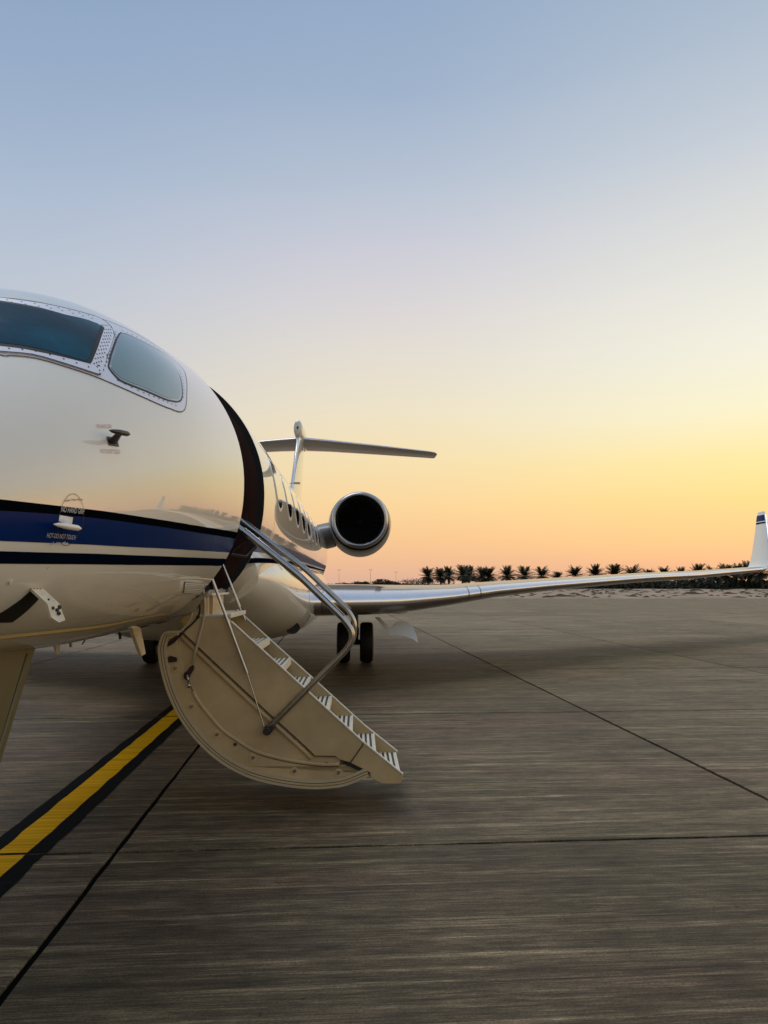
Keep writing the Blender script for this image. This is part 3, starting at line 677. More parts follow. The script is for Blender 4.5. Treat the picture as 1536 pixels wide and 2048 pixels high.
# --- air data probes: stalk + flattened pitot arm
def probe(s0, p0, hh, m, tilt=0., sc_=.8, name='air_data_probe'):
    b_ = fus(s0, p0); n_ = fus(s0, p0, .1)-b_; n_ = Vector(n_/np.linalg.norm(n_)); b_ = Vector(b_)
    fw = Vector((0, -1, 0)); fw = (fw-n_*fw.dot(n_)).normalized(); sdv = n_.cross(fw)
    mb = MB()
    def P(f_, u_, w_): return b_+(fw*f_+n_*u_+sdv*(w_+tilt*u_))*sc_
    # base plate
    mb.add([P(.05, .004, .03), P(-.06, .004, .03), P(-.06, .004, -.03), P(.05, .004, -.03)], [(0, 1, 2, 3)])
    rings = [(-.0, .0, .05, .020), (.012, .35*hh, .042, .016), (.03, .7*hh, .034, .012), (.045, .92*hh, .034, .010)]
    vs = []
    for f_, u_, a, w_ in rings:
        for t in range(10): vs.append(P(f_+a*math.cos(t*.6283), u_, w_*math.sin(t*.6283)))
    mb.add(vs, [(i*10+j, i*10+(j+1) % 10, (i+1)*10+(j+1) % 10, (i+1)*10+j) for i in range(3) for j in range(10)])
    mb.tube([P(-.06, hh, 0), P(-.03, hh, 0), P(.06, hh, 0), P(.13, hh, 0), P(.16, hh, 0)], [.004, .013, .014, .009, .003], n=10)
    return mb.build(name, m, fuselage, True, 50)
probe(1.350, -7.9, .062, M_bright, .42, .85); probe(1.735, 15.2, .10, M_darkmetal, -.25, .78)
patch('grille_backing', [(3.215, -37.0), (3.50, -38.0), (3.87, -39.3)], [(3.47, -42.5), (3.75, -43.1), (4.03, -43.9)], M_softseam, .003, k=6, n=14)
# vent grille: five raised louvres in a frame
vg = MB()
for k in range(6):
    s_a, p_a = 3.24+.045*k, -37.5-.9*k
    line_on(vg, [(s_a, p_a), (s_a+.32, p_a-1.1), (s_a+.62, p_a-2.1)], .013, .008, 0, 2)
line_on(vg, [(3.23, -37.3), (3.46, -42.2)], .010, .007, 0, 2); line_on(vg, [(3.86, -39.4), (4.02, -43.6)], .010, .007, 0, 2)
each(vg, 'vent_louvre', M_bright, fuselage, fix=False)
sp = MB(); c_ = fus(1.16, -28.9, .004); sp.tube([tuple(c_), tuple(fus(1.16, -28.9, .008))], .010, n=12); sp.build('static_port', M_bright, fuselage)

# --- access panel: dark opening on the skin with its hinged door hanging out
patch('access_opening', resample([(1.20, -46.3), (1.27, -41.5), (1.305, -36.5), (1.325, -32.8)], 12), resample([(1.42, -46.6), (1.425, -42), (1.425, -37.2), (1.415, -32.9)], 12), M_dark, .003, k=4, n=16)
def hdoor():
    # plate from digitised corners near the forward belly: hinge at top, hanging outward
    q = [Vector(fus(1.308, -32.5, .006)), Vector(fus(1.392, -32.8, .006))]
    dn = Vector((.135, .05, -.215))*.66; mid = q[0]+dn*.5+Vector((.018, 0, .008)); mid2 = q[1]+dn*.5+Vector((.018, 0, .008))
    a = [q[0], q[1], mid2+Vector((0, .00, 0)), mid, q[1]+dn*.97, q[0]+dn*.86, q[1]*.35+q[0]*.65+dn*1.03]
    v = [a[0], a[1], a[2], a[4], a[6], a[5], a[3]]; t = Vector((.010, -.004, .006)); n = len(v)
    V = v+[p+t for p in v]
    mb = MB(); mb.add(V, [(0, 1, 2, 6), (6, 2, 3, 5), (5, 3, 4), (n+6, n+2, n+1, n+0), (n+5, n+3, n+2, n+6), (n+4, n+3, n+5)]+[(i, (i+1) % n, n+(i+1) % n, n+i) for i in range(n)])
    o = mb.build('access_door', M_rib, fuselage)
    hg = MB()
    for k in range(4):
        p = q[0].lerp(q[1], (k+.5)/4); hg.tube([p+Vector((.0, -.007, .006)), p+Vector((0, .007, .006))], .006, n=8)
    each(hg, 'hinge', M_chrome, fuselage)
    lt = MB()
    for (u, v_, r_) in ((.35, .62, .007), (.6, .68, .008), (.62, .78, .009), (.9, .60, .010), (.45, .36, .005)):
        p = q[0].lerp(q[1], u)+dn*v_+t*1.15+Vector((.012, 0, .004))*(1-abs(v_-.5)*2)
        lt.tube([p, p+t*.6], r_, n=8)
    each(lt, 'latch', M_rubber, fuselage)
hdoor()
# small block lettering row below the opening
bl = MB()
for k in range(7): line_on(bl, [(1.20+.022*k, -47.6-.05*k), (1.212+.022*k, -47.65-.05*k)], .012, .003, 0, 1)
tag(bl.build('stencil_marks', M_line, fuselage, fix=False), kind='stuff')

# --- belly antennas and drains
def blade(pts, t, m, l0=0., cant=0.):
    mb = MB(); c = [sum(p[0] for p in pts)/len(pts), sum(p[1] for p in pts)/len(pts)]; n = len(pts)
    ztop = max(p[1] for p in pts)
    V = [(l0-t+cant*(ztop-p[1]), p[0], p[1]) for p in pts]+[(l0+t+cant*(ztop-p[1]), p[0], p[1]) for p in pts]
    mb.add(V, [list(range(n)), list(range(n, 2*n))[::-1]]+[(i, (i+1) % n, n+(i+1) % n, n+i) for i in range(n)])
    return bevel(mb.build('blade_antenna', m, fuselage), t*.6)
blade([(5.40, 1.40), (5.72, 1.40), (5.85, 1.06), (5.70, 1.05)], .020, M_rib, 0, .12)
blade([(3.55, 1.40), (3.68, 1.40), (3.70, 1.255), (3.65, 1.255)], .010, M_rib)
blade([(3.87, 1.40), (3.96, 1.40), (3.945, 1.285), (3.92, 1.285)], .008, M_chrome)
blade([(2.65, 1.42), (2.78, 1.42), (2.75, 1.30), (2.70, 1.30)], .014, M_rib)
dr = MB(); dr.tube([(0, 4.36, 1.37), (-.02, 4.24, 1.285)], .006, n=6); dr.tube([(0, 5.14, 1.38), (0, 5.17, 1.26)], .014, n=8); each(dr, 'drain_mast', M_darkmetal, fuselage)

# --- door surround: seal, jamb, lining and the dark cabin
def arcs(s0, s1, off0, off1, name, m, p0=PB, p1=PT):
    P = np.arange(p0, p1+.1, 2.); a = fus(np.full(P.shape, s0), P, off0); b_ = fus(np.full(P.shape, s1), P, off1); n = len(P)
    return [*a, *b_], [(i, i+1, n+i+1, n+i) for i in range(n-1)]
jm = MB()
jm.add(*arcs(D1, D1, 0, -.055, '', None)); jm.add(*arcs(D0, D0, 0, -.055, '', None)); jm.add(*arcs(D1, D1, -.055, -.17, '', None), 1); jm.add(*arcs(D0, D0, -.055, -.17, '', None), 1)
for ph in (PB, PT):
    a = [fus(D0, ph), fus(D1, ph), fus(D1, ph, -.16), fus(D0, ph, -.16)]; jm.add(a, [(0, 1, 2, 3)])
jm.build('door_jamb', [M_rubber, M_wood], jet, fix=False)
ln = MB()
sC = np.array([2.9, 3.4, D0, 4.4, 4.75, D1, 5.6, 6.6]); Pc = np.arange(-180, 181, 4.)
Pc = np.array(sorted(set(list(np.arange(-180, 180, 6.))+[PB, PT]))); G1, G2 = np.meshgrid(sC, Pc, indexing='ij'); V = fus(G1, G2, -.16).reshape(-1, 3); n = len(Pc); f = []
for i in range(len(sC)-1):
    for j in range(n):
        pm = (Pc[j]+(Pc[j+1] if j < n-1 else 180))/2
        if D0-.01 < (sC[i]+sC[i+1])/2 < D1+.01 and PB < pm < PT: continue
        f.append((i*n+j, i*n+(j+1) % n, (i+1)*n+(j+1) % n, (i+1)*n+j))
ln.add(V, f); ln.build('cabin_lining', M_wood, jet, fix=False)
bk = MB()
P = np.arange(PB-30, PT+20, 4.); a = fus(np.full(P.shape, D1+.012), P, -.155); bk.add([*a, (-.6, D1+.012, 3.3), (-.6, D1+.012, 1.6)], [list(range(len(P)+2))])
bk.build('cabin_bulkhead', M_wood, jet)
fl = MB(); fl.box((-.70, 3.2, 1.585), (.80, 6.4, 1.61)); fl.build('cabin_floor', M_cream, jet)
sil = MB(); sil.prism([(.70, 1.60), (.93, 1.66), (1.02, 1.72), (.95, 1.62), (.90, 1.55), (.70, 1.5)], D0+.03, D1-.03); sil.build('door_sill', M_chrome, jet)

# ------------------------------------------------------------------ belly fairing
def fairing():
    SF = S([6.3, 6.8, 7.6, 8.6, 9.6, 11.0, 13, 15.5, 17.5, 19, 20.2]); WF = S([1.12, 1.26, 1.40, 1.47, 1.50, 1.50, 1.50, 1.5, 1.46, 1.34, 1.1])
    ZB = S([1.46, 1.33, 1.13, .98, .91, .885, .88, .90, 1.0, 1.2, 1.4]); ZC = S([1.85, 1.80, 1.70, 1.62, 1.55, 1.5, 1.5, 1.5, 1.6, 1.7, 1.8]); ZT = S([2.05, 2.25, 2.38, 2.42, 2.45, 2.5, 2.5, 2.5, 2.45, 2.4, 2.2])
    s = np.linspace(6.3, 20.2, 60); ph = np.radians(np.arange(-180, 180, 5)); V = []
    # front cap stations shrink smoothly
    for si in s:
        w, zb, zc, zt = (float(hermite(S([si]), SF, q)[0]) for q in (WF, ZB, ZC, ZT))
        for p in ph:
            c, n = math.cos(p), math.sin(p); e = float(np.interp(si, [6.3, 9.6], [2.2, 3.4])) if n < 0 else 2.0; k = (abs(c)**e+abs(n)**e)**(-1/e); c *= k; n *= k
            V.append((w*c, si, zc+(zt-zc)*n if n > 0 else zc+(zc-zb)*n))
    n = len(ph); f = [(i*n+j, i*n+(j+1) % n, (i+1)*n+(j+1) % n, (i+1)*n+j) for i in range(len(s)-1) for j in range(n)]; f += [list(range(n)), [(len(s)-1)*n+j for j in range(n)][::-1]]
    o = fixn(mesh('belly_fairing', V, f, M_white, jet, True)); o.data.set_sharp_from_angle(angle=R(55)); return o
fairing_o = fairing()
# landing light let into the fairing nose
def on_fairing(l, z, s): return Vector((l, s, z))
c_ = Vector((1.21, 8.90, 1.15)); n_ = Vector((.45, -.72, -.53)).normalized(); u_ = n_.cross(Vector((0, 0, 1))).normalized(); w_ = n_.cross(u_)
hit_, loc_, nor_, _ = fairing_o.ray_cast(c_+Vector((1.2, -3.0, .3)), (-Vector((1.2, -3.0, .3))).normalized())
if hit_: c_ = loc_; n_ = (nor_*.6+Vector((.1, -1., -.2))).normalized(); c_ = c_+n_*.02; u_ = n_.cross(Vector((0, 0, 1))).normalized(); w_ = n_.cross(u_)
ll = MB(); ll.tube([c_-n_*.05, c_+n_*.012], .085, n=24); ll.build('landing_light', M_lamp, fairing_o, True, 40)
lr = MB(); lr.tube([c_+n_*.012+u_*.088*math.cos(t)+w_*.088*math.sin(t) for t in np.linspace(0, 2*math.pi, 28, endpoint=False)], .008, n=6, closed=True); lr.build('light_ring', M_darkmetal, fairing_o, True)
# ------------------------------------------------------------------ wings
def airfoil(n=22, t=.12):
    x = (1-np.cos(np.linspace(0, math.pi, n)))/2; y = 5*t*(.2969*np.sqrt(x)-.126*x-.3516*x**2+.2843*x**3-.1015*x**4)
    up = np.stack([x, y*1.0], 1)[::-1]; lo = np.stack([x, -y*.95], 1)[1:-1]
    return np.vstack([up, lo])       # from TE over the top to LE and back below
def loft(stations, sgn, name, mats, parent, split=.045, vertical=False, tn=26):
    "stations: (span l, s_le, z_le, chord, t/c, twist_z, cantdir)"
    A0 = airfoil(tn, 1.); V = []; m = len(A0)
    for st in stations:
        l, sle, z, ch, tc, nx, nz = st
        for x, y in A0: V.append((sgn*(l+nx*y*tc*ch), sle+x*ch, z+nz*y*tc*ch))
    K = len(stations); f = []; mi = []
    for i in range(K-1):
        for j in range(m):
            f.append((i*m+j, i*m+(j+1) % m, (i+1)*m+(j+1) % m, (i+1)*m+j)); xm = (A0[j][0]+A0[(j+1) % m][0])/2; mi.append(1 if xm < split and (j < tn-1 or xm < .006) else 0)  # metal cut back on the lower side, standing in for shade below
    f += [list(range(m)), [(K-1)*m+j for j in range(m)][::-1]]; mi += [0, 0]
    o = mesh(name, V, f, mats, parent, True, mi); fixn(o); o.data.set_sharp_from_angle(angle=R(60)); return o
LE = S([(0.9, 9.67, 1.47), (1.59, 10.29, 1.468), (2.07, 10.73, 1.457), (2.94, 11.52, 1.456), (3.94, 12.42, 1.515), (5.08, 13.46, 1.63), (6.4, 14.66, 1.726), (7.95, 16.07, 1.817), (9.79, 17.75, 1.925), (12.02, 19.78, 2.013), (14.87, 22.36, 2.195), (15.85, 23.25, 2.255)])
TK = S([(0.9, .60), (1.59, .60), (2.07, .60), (2.94, .57), (3.94, .45), (5.08, .36), (6.4, .31), (7.95, .28), (9.79, .26), (12.02, .25), (14.87, .20), (15.85, .165)])
CH = S([(0.9, 8.6), (1.59, 7.6), (2.94, 6.6), (5.08, 5.0), (7.95, 3.8), (12.02, 2.5), (15.85, 1.56)])
def wing(sgn):
    st = []
    for l in list(np.linspace(.9, 15.85, 44)):
        # keep the leading-edge height at mid thickness: small camber so that the top stays low behind
        sle = np.interp(l, LE[:, 0], LE[:, 1]); z = np.interp(l, LE[:, 0], LE[:, 2]); c = np.interp(l, CH[:, 0], CH[:, 1]); t = np.interp(l, TK[:, 0], TK[:, 1])
        st.append((l, sle, z, c, t/c, 0, 1))
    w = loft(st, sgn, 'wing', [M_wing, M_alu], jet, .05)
    # winglet rises from the tip in a short curved blend
    wl = []
    for k, (l, sle, z, c, nx, nz) in enumerate([(a_[0]+.50, a_[1]+.45, a_[2]+.02, a_[3]*1.0, a_[4], a_[5]) for a_ in [(15.33, 22.80, 2.235, 1.55, 0, 1), (15.50, 22.93, 2.27, 1.50, -.35, .93), (15.62, 23.02, 2.36, 1.46, -.75, .65), (15.70, 23.12, 2.52, 1.40, -.95, .3), (15.78, 23.25, 2.80, 1.28, -1, .15), (16.05, 23.85, 3.55, .92, -1, .15), (16.22, 24.25, 4.15, .68, -1, .15), (16.27, 24.45, 4.33, .45, -1, .15)]]):
        wl.append((l, sle, z, c, .10, nx, nz))
    wo = loft(wl, sgn, 'winglet', [M_white, M_alu], w, .06)
    for (z0, z1, m, nm) in ((4.00, 4.22, M_blue, 'blue_band'), (3.90, 3.955, M_navy, 'navy_band')):
        def at(z):
            zs = [q[2] for q in wl]; return [np.interp(z, zs, [q[i] for q in wl]) for i in (0, 1, 3)]
        a0, a1 = at(z0), at(z1); v = []
        for (l_, s_, c_), z_ in ((a0, z0), (a1, z1)):
            for x in np.linspace(.0, .95, 8):
                y = 5*.1*(.2969*math.sqrt(x)-.126*x-.3516*x**2+.2843*x**3-.1015*x**4)*c_; v.append((sgn*(l_-y-.010), s_+x*c_, z_))
        mesh(nm, v, [(i, i+1, 8+i+1, 8+i) for i in range(7)], m, wo)
    # leading-edge joints
    for (lj) in (3.70, 3.95):
        pass
    sm = MB()
    for lj in (1.62, 4.35, 4.62):
        sle = np.interp(lj, LE[:, 0], LE[:, 1]); z = np.interp(lj, LE[:, 0], LE[:, 2]); c = np.interp(lj, CH[:, 0], CH[:, 1]); t = np.interp(lj, TK[:, 0], TK[:, 1])
        v = []
        for x, y in airfoil(26, 1.):
            if x < .12:
                nx_ = -1 if x < .02 else 0
                v.append((x, y))
        v = sorted(v, key=lambda p: math.atan2(p[1]*t, .12*c-p[0]*c)) if False else v
        pts = [(sgn*lj, sle+x*c-.006*(1-x/.12), z+y*t*(1.0)+math.copysign(.004, y)) for x, y in v]
        pts2 = [(p[0]+sgn*.010, p[1]+.009, p[2]) for p in pts]; n = len(pts); sm.add(pts+pts2, [(i, i+1, n+i+1, n+i) for i in range(n-1)])
    each(sm, 'wing_seam', M_line, w, fix=False)
    # small fence block on the inner upper surface
    bx_ = MB(); bx_.box((sgn*2.60-.05, 12.0, 1.80), (sgn*2.60+.05, 12.5, 1.85)); bx_.build('stall_strip', M_line, w)
    return w
wing(1); wing(-1)

# ------------------------------------------------------------------ engines
def lathe(mb, prof, cx, cz, k=0, n=56, dz=None):
    V = []
    for i, (s_, r_) in enumerate(prof):
        for j in range(n):
            a = 2*math.pi*j/n; V.append((cx+r_*math.cos(a), s_, cz+r_*math.sin(a)))
    mb.add(V, [(i*n+j, i*n+(j+1) % n, (i+1)*n+(j+1) % n, (i+1)*n+j) for i in range(len(prof)-1) for j in range(n)], k)
def engine(sgn):
    cx, cz = sgn*2.255, 3.52
    body = MB(); lathe(body, [(19.30, .812), (19.34, .83), (19.6, .865), (20.1, .905), (20.8, .925), (21.8, .91), (22.8, .82), (23.8, .66), (24.5, .55), (24.5, .50), (23.6, .46)], cx, cz-.03)
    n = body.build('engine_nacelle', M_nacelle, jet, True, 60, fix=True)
    gv = MB(); lathe(gv, [(19.20, .79), (19.235, .775), (19.31, .775), (19.345, .825)], cx, cz-.02); gv.build('lip_groove', M_line, n, True)
    lip = MB(); lathe(lip, [(19.24, .796), (19.12, .785), (19.03, .762), (18.985, .735), (18.97, .708), (18.985, .682), (19.03, .662), (19.12, .645), (19.24, .636)], cx, cz); lip.build('inlet_lip', M_lip, n, True)
    du = MB(); lathe(du, [(19.24, .636), (19.5, .625), (20.2, .64)], cx, cz); du.build('inlet_duct', M_dark, n, True)
    fan = MB(); lathe(fan, [(20.22, .64), (20.22, .0005)], cx, cz, 0, 40); fan.build('fan_backing', M_dark, n)
    bl = MB()
    for k in range(24):
        a = 2*math.pi*k/24; ca, sa = math.cos(a), math.sin(a); cb, sb = math.cos(a+.22), math.sin(a+.22)
        bl.add([(cx+.16*ca, 20.06, cz+.16*sa), (cx+.63*ca, 20.02, cz+.63*sa), (cx+.63*cb, 20.15, cz+.63*sb), (cx+.16*cb, 20.15, cz+.16*sb)], [(0, 1, 2, 3)])
    tag(bl.build('fan_blades', M_dark, n, fix=False), kind='stuff')
    sp_ = MB(); lathe(sp_, [(19.82, .0005), (19.83, .03), (19.88, .06), (20.0, .12), (20.15, .17)], cx, cz, 0, 24); sp_.build('spinner', M_dark, n, True)
    py = MB()
    st = []
    V = []; A0 = airfoil(16, 1.)
    for l_, z_, s_ in ((1.0, 3.10, 19.75), (1.52, 3.24, 19.95)):
        for x, y in A0: V.append((sgn*l_, s_+x*3.4, z_+y*.80))
    m_ = len(A0); py.add(V, [(j, (j+1) % m_, m_+(j+1) % m_, m_+j) for j in range(m_)]); py.build('pylon', M_nacelle, n, True, 50)
engine(1); engine(-1)

# ------------------------------------------------------------------ tail
def fin():
    st = []
    A0 = airfoil(22, 1.); m_ = len(A0); V = []
    secs = [(3.55, 20.6, 6.2, .24), (3.95, 21.9, 5.4, .27), (4.5, 22.7, 4.9, .26), (5.5, 23.9, 4.3, .24), (6.5, 25.05, 3.7, .22), (7.2, 25.9, 3.2, .22), (7.5, 26.2, 3.0, .22)]
    for z, s_, c, t in secs:
        for x, y in A0: V.append((y*t, s_+x*c, z))
    K = len(secs); f = []; mi = []
    for i in range(K-1):
        for j in range(m_): f.append((i*m_+j, i*m_+(j+1) % m_, (i+1)*m_+(j+1) % m_, (i+1)*m_+j)); mi.append(1 if (A0[j][0]+A0[(j+1) % m_][0])/2 < .03 else 0)
    f += [list(range(m_)), [(K-1)*m_+j for j in range(m_)]]; mi += [0, 0]
    o = mesh('tail_fin', V, f, [M_white, M_alu], jet, True, mi); fixn(o); o.data.set_sharp_from_angle(angle=R(60))
    bt = MB(); prof = [(25.58, .03), (25.59, .10), (25.63, .145), (25.8, .168), (27.0, .20), (28.6, .19), (29.8, .10), (30.3, .02)]
    V = []; n = 24
    for s_, r_ in prof:
        for j in range(n): a = 2*math.pi*j/n; V.append((r_*math.cos(a), s_, 7.42+r_*1.9*math.sin(a)))
    bt.add(V, [(i*n+j, i*n+(j+1) % n, (i+1)*n+(j+1) % n, (i+1)*n+j) for i in range(len(prof)-1) for j in range(n)]); bt.build('bullet_fairing', M_white, o, True)
    
    ln_ = MB(); ln_.tube([(0, 25.56, 7.40), (0, 25.53, 7.40)], .035, n=10); ln_.build('tail_light', M_line, o)
    for sgn in (1, -1):
        st = [(.1, 26.7, 7.22, 2.75, .10, 0, 1), (1.0, 27.15, 7.23, 2.5, .095, 0, 1), (3.0, 28.15, 7.22, 2.1, .09, 0, 1), (5.1, 29.2, 7.19, 1.62, .085, 0, 1), (5.38, 29.36, 7.18, 1.5, .08, 0, 1), (5.5, 29.6, 7.17, 1.2, .05, 0, 1)]
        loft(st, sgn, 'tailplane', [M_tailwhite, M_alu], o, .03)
    # small aerial on the dorsal ridge
    ae = MB(); ae.tube([(.02, 22.3, 4.95), (.30, 22.3, 4.95)], .012, n=6); ae.box((.16, 22.2, 4.93), (.36, 22.4, 4.97)); ae.build('dorsal_aerial', M_tailwhite, o)
fin()

# ------------------------------------------------------------------ landing gear
def wheel(mb_r, mb_h, cx, cy, cz, r, w):
    n = 36; prof = [(-.5, .60), (-.5, .86), (-.42, .96), (-.25, 1.0), (.25, 1.0), (.42, .96), (.5, .86), (.5, .60)]; V = []
    for a_, b_ in prof:
        for j in range(n): t = 2*math.pi*j/n; V.append((cx+a_*w, cy+b_*r*math.cos(t), cz+b_*r*math.sin(t)))
    mb_r.add(V, [(i*n+j, i*n+(j+1) % n, (i+1)*n+(j+1) % n, (i+1)*n+j) for i in range(len(prof)-1) for j in range(n)])
    mb_h.tube([(cx-w*.44, cy, cz), (cx+w*.44, cy, cz)], r*.60, n=24)
def main_gear(sgn):
    root = MB(); root.tube([(sgn*2.13, 15.5, .45), (sgn*2.13, 15.5, 1.5)], .085, n=14); root.tube([(sgn*1.80, 15.5, .45), (sgn*2.46, 15.5, .45)], .06, n=12)
    root.tube([(sgn*2.13, 15.5, .9), (sgn*2.13, 16.4, 1.5)], .05, n=10); root.box((sgn*2.13-.10, 15.35, .62), (sgn*2.13+.10, 15.6, .78))
    g = root.build('main_landing_gear', M_darkmetal, jet, True, 40)
    for cx in (1.885, 2.40):
        a, b_ = MB(), MB(); wheel(a, b_, sgn*cx, 15.5, .45, .45, .30); w_ = a.build('wheel', M_rubber, g, True, 40); b_.build('rim', M_darkmetal, w_, True, 40)
    # outboard gear door: strut arm then a curled panel
    if True:
        pts = [(2.56, 1.06), (2.66, 1.06), (2.885, .83), (2.93, .905), (3.00, .95), (3.08, .975), (3.20, .985), (3.33, .905), (3.40, .74), (3.435, .565), (3.33, .63), (3.22, .675), (3.10, .70), (2.99, .71), (2.88, .70)]
        d = MB(); d.prism([(sgn*a, b_) for a, b_ in pts], 12.2, 12.24); d.v = [(sgn*(2.192+(abs(x_)-2.192)*.888), y_+(z_-.8)*.9, 1.77+(z_-1.77)*.888) for x_, y_, z_ in d.v]; bevel(d.build('gear_door', M_bright, g), .006)
        e = MB(); e.prism([(sgn*a, b_) for a, b_ in [(2.75, 1.16), (3.02, 1.19), (3.30, 1.22), (3.22, 1.155), (3.05, 1.13)]], 12.3, 12.33); e.v = [(sgn*(2.192+(abs(x_)-2.192)*.888), y_, 1.77+(z_-1.77)*.888) for x_, y_, z_ in e.v]; e.build('door_link', M_rib, g)
    return g
main_gear(1); main_gear(-1)
def nose_gear():
    r_ = MB(); r_.tube([(0, 1.55, .32), (0, 1.6, 1.5)], .06, n=12); r_.tube([(-.24, 1.55, .32), (.24, 1.55, .32)], .04, n=10); r_.tube([(0, 1.57, .8), (0, 2.25, 1.45)], .035, n=8)
    g = r_.build('nose_landing_gear', M_darkmetal, jet, True, 40)
    for cx in (-.19, .19):
        a, b_ = MB(), MB(); wheel(a, b_, cx, 1.55, .28, .28, .20); w_ = a.build('wheel', M_rubber, g, True, 40); b_.build('rim', M_chrome, w_, True, 40)
    for sgn in (1, -1):
        d = MB(); zt = 1.40
        V = [(sgn*.30, 1.20, 1.46), (sgn*.30, 2.49, 1.40), (sgn*.36, 2.005, .919), (sgn*.40, 1.70, .62), (sgn*.40, 1.10, .62)]; V2 = [(a+sgn*.025, b_, c) for a, b_, c in V]; n = 5
        d.add(V+V2, [list(range(n)), list(range(n, 2*n))[::-1]]+[(i, (i+1) % n, n+(i+1) % n, n+i) for i in range(n)]); dd = bevel(d.build('nose_gear_door', M_olive, g), .006)
        rb = MB(); rb.tube([(sgn*.328, 2.36, 1.37), (sgn*.386, 1.90, .90), (sgn*.425, 1.62, .64)], .012, n=6); rb.build('door_stiffener', M_olive, dd)
nose_gear()

# ------------------------------------------------------------------ airstair door
SA, SB = 4.12, 4.97
skin_o = catmull([(0.78, 1.398), (0.674, 1.391), (0.635, 1.32), (0.626, 1.222), (0.664, 1.039), (0.731, 0.858), (0.833, 0.678), (0.989, 0.497), (1.159, 0.362), (1.357, 0.263), (1.582, 0.205), (1.805, 0.177), (1.974, 0.179), (2.115, 0.201), (2.285, 0.268)], 4)
def inset(c, d):
    c = np.array(c); t = np.gradient(c, axis=0); t /= np.linalg.norm(t, axis=1)[:, None]; n = np.stack([-t[:, 1], t[:, 0]], 1); return c+n*d
skin = [tuple(p) for p in skin_o[6:]]        # start on the left flank
in1 = [tuple(p) for p in inset(skin, .016)]; in2 = [tuple(p) for p in inset(skin, .030)]; in3 = [tuple(p) for p in inset(skin, .058)]
crease = [(0.80, 1.38), (1.461, 0.771), (1.775, 0.493), (1.858, 0.414), (2.027, 0.409), (2.057, .387)]
groove = [tuple(p) for p in catmull([(0.80, 1.15), (0.868, 0.995), (0.950, 0.828), (1.127, 0.622), (1.255, .530), (1.411, 0.44), (1.662, 0.374), (1.918, 0.34), (2.057, 0.339)], 4)]
a1 = MB()
a1.prism([(0.961, 1.516), (1.167, 1.504), (1.182, 1.464), (2.232, 0.523), (2.236, 0.499), (2.138, 0.365), (2.057, 0.387), (2.027, 0.409), (1.858, 0.414), (1.775, 0.493), (1.461, 0.771), (0.815, 1.37), (.845, 1.43), (0.880, 1.5), (0.889, 1.629), (0.958, 1.686)], SA, SA+.03)
air = bevel(a1.build('airstair', M_cream, jet), .006)
b1 = MB(); b1.prism([(0.795, 1.37)]+crease[:-1]+[(2.057, .387), (2.057, .345)]+groove[::-1]+[(.76, 1.25)], SA+.022, SA+.04); b1.build('lower_panel', M_cream, air)
c1 = MB(); c1.prism(groove+[(2.10, .345), (2.21, .285)]+in3[::-1]+[(.70, 1.30), (.76, 1.33)], SA+.010, SA+.035); bevel(c1.build('rim_panel', M_cream, air), .005)
# raised beads beside crease and groove
bd = MB(); bd.tube([(x-.020, SA+.020, z-.020) for x, z in rounded([Vector((p[0], p[1], 0)) for p in crease[:4]], .05)] if False else [(x-.022, SA+.018, z-.018) for x, z in crease[:4]], .020, n=10)
bd.tube([(x-.006, SA+.012, z+.012) for x, z in groove[6:]], .016, n=10); each(bd, 'stiffening_bead', M_cream, air, True)
pg = MB(); pg.tube([(x+.004, SA+.001, z+.004) for x, z in crease[:5]], .0045, n=6); pg.tube([(x-.004, SA+.009, z-.004) for x, z in groove[2:]], .004, n=6)  # dark tubes drawn as the shade line along crease and groove
pg.tube([(2.236, SA-.001, .515), (2.237, SA-.001, .499), (2.141, SA-.001, .364)], .004, n=6); each(pg, 'seam_shade_line', M_gap, air)
hgp = MB(); hgp.prism([(2.062, .385), (2.126, .366), (2.295, .285), (2.291, .258), (2.215, .297), (2.10, .350)], SA+.004, SA+.012); hgp.build('slot_shade_plate', M_rubber, air)  # dark plate laid in place of the shaded slot
# lower stringer extension and hinge flap
e1 = MB(); e1.prism([(2.236, 0.520), (2.552, 0.266), (2.556, .235), (2.53, 0.197), (2.396, 0.198), (2.303, 0.241), (2.297, 0.284), (2.142, 0.362), (2.240, .497)], SA+.001, SA+.031); bevel(e1.build('stringer_foot', M_cream, air), .006)
# curved outer skin with its flange steps
def shell(name, A, B, s0, s1, m, close=True):
    mb = MB(); n = len(A)
    v = [(a[0], s0, a[1]) for a in A]+[(b_[0], s0, b_[1]) for b_ in B]+[(a[0], s1, a[1]) for a in A]+[(b_[0], s1, b_[1]) for b_ in B]
    f = []
    for i in range(n-1): f += [(i, i+1, n+i+1, n+i), (2*n+i, 3*n+i, 3*n+i+1, 2*n+i+1), (i, 2*n+i, 2*n+i+1, i+1), (n+i, n+i+1, 3*n+i+1, 3*n+i)]
    f += [(0, n, 3*n, 2*n), (n-1, 3*n-1, 4*n-1, 2*n-1)]
    mb.add(v, f); return mb.build(name, m, air, True, 35)
full_o = [tuple(p) for p in skin_o]; f1 = [tuple(p) for p in inset(full_o, .018)]; f2 = [tuple(p) for p in inset(full_o, .034)]; f3 = [tuple(p) for p in inset(full_o, .060)]
shell('door_skin', full_o, f1, SA-.045, SB+.045, M_cream_hi); shell('door_seal', f1, f2, SA-.030, SB+.03, M_cream); shell('door_flange', f2, f3, SA-.012, SB+.012, M_cream_hi)
gl = MB(); gl.tube([(p[0], SA-.031, p[1]) for p in f1[4:]], .0035, n=6); gl.tube([(p[0], SA-.013, p[1]) for p in f2[4:]], .004, n=6); each(gl, 'seal_line', M_gap, air)
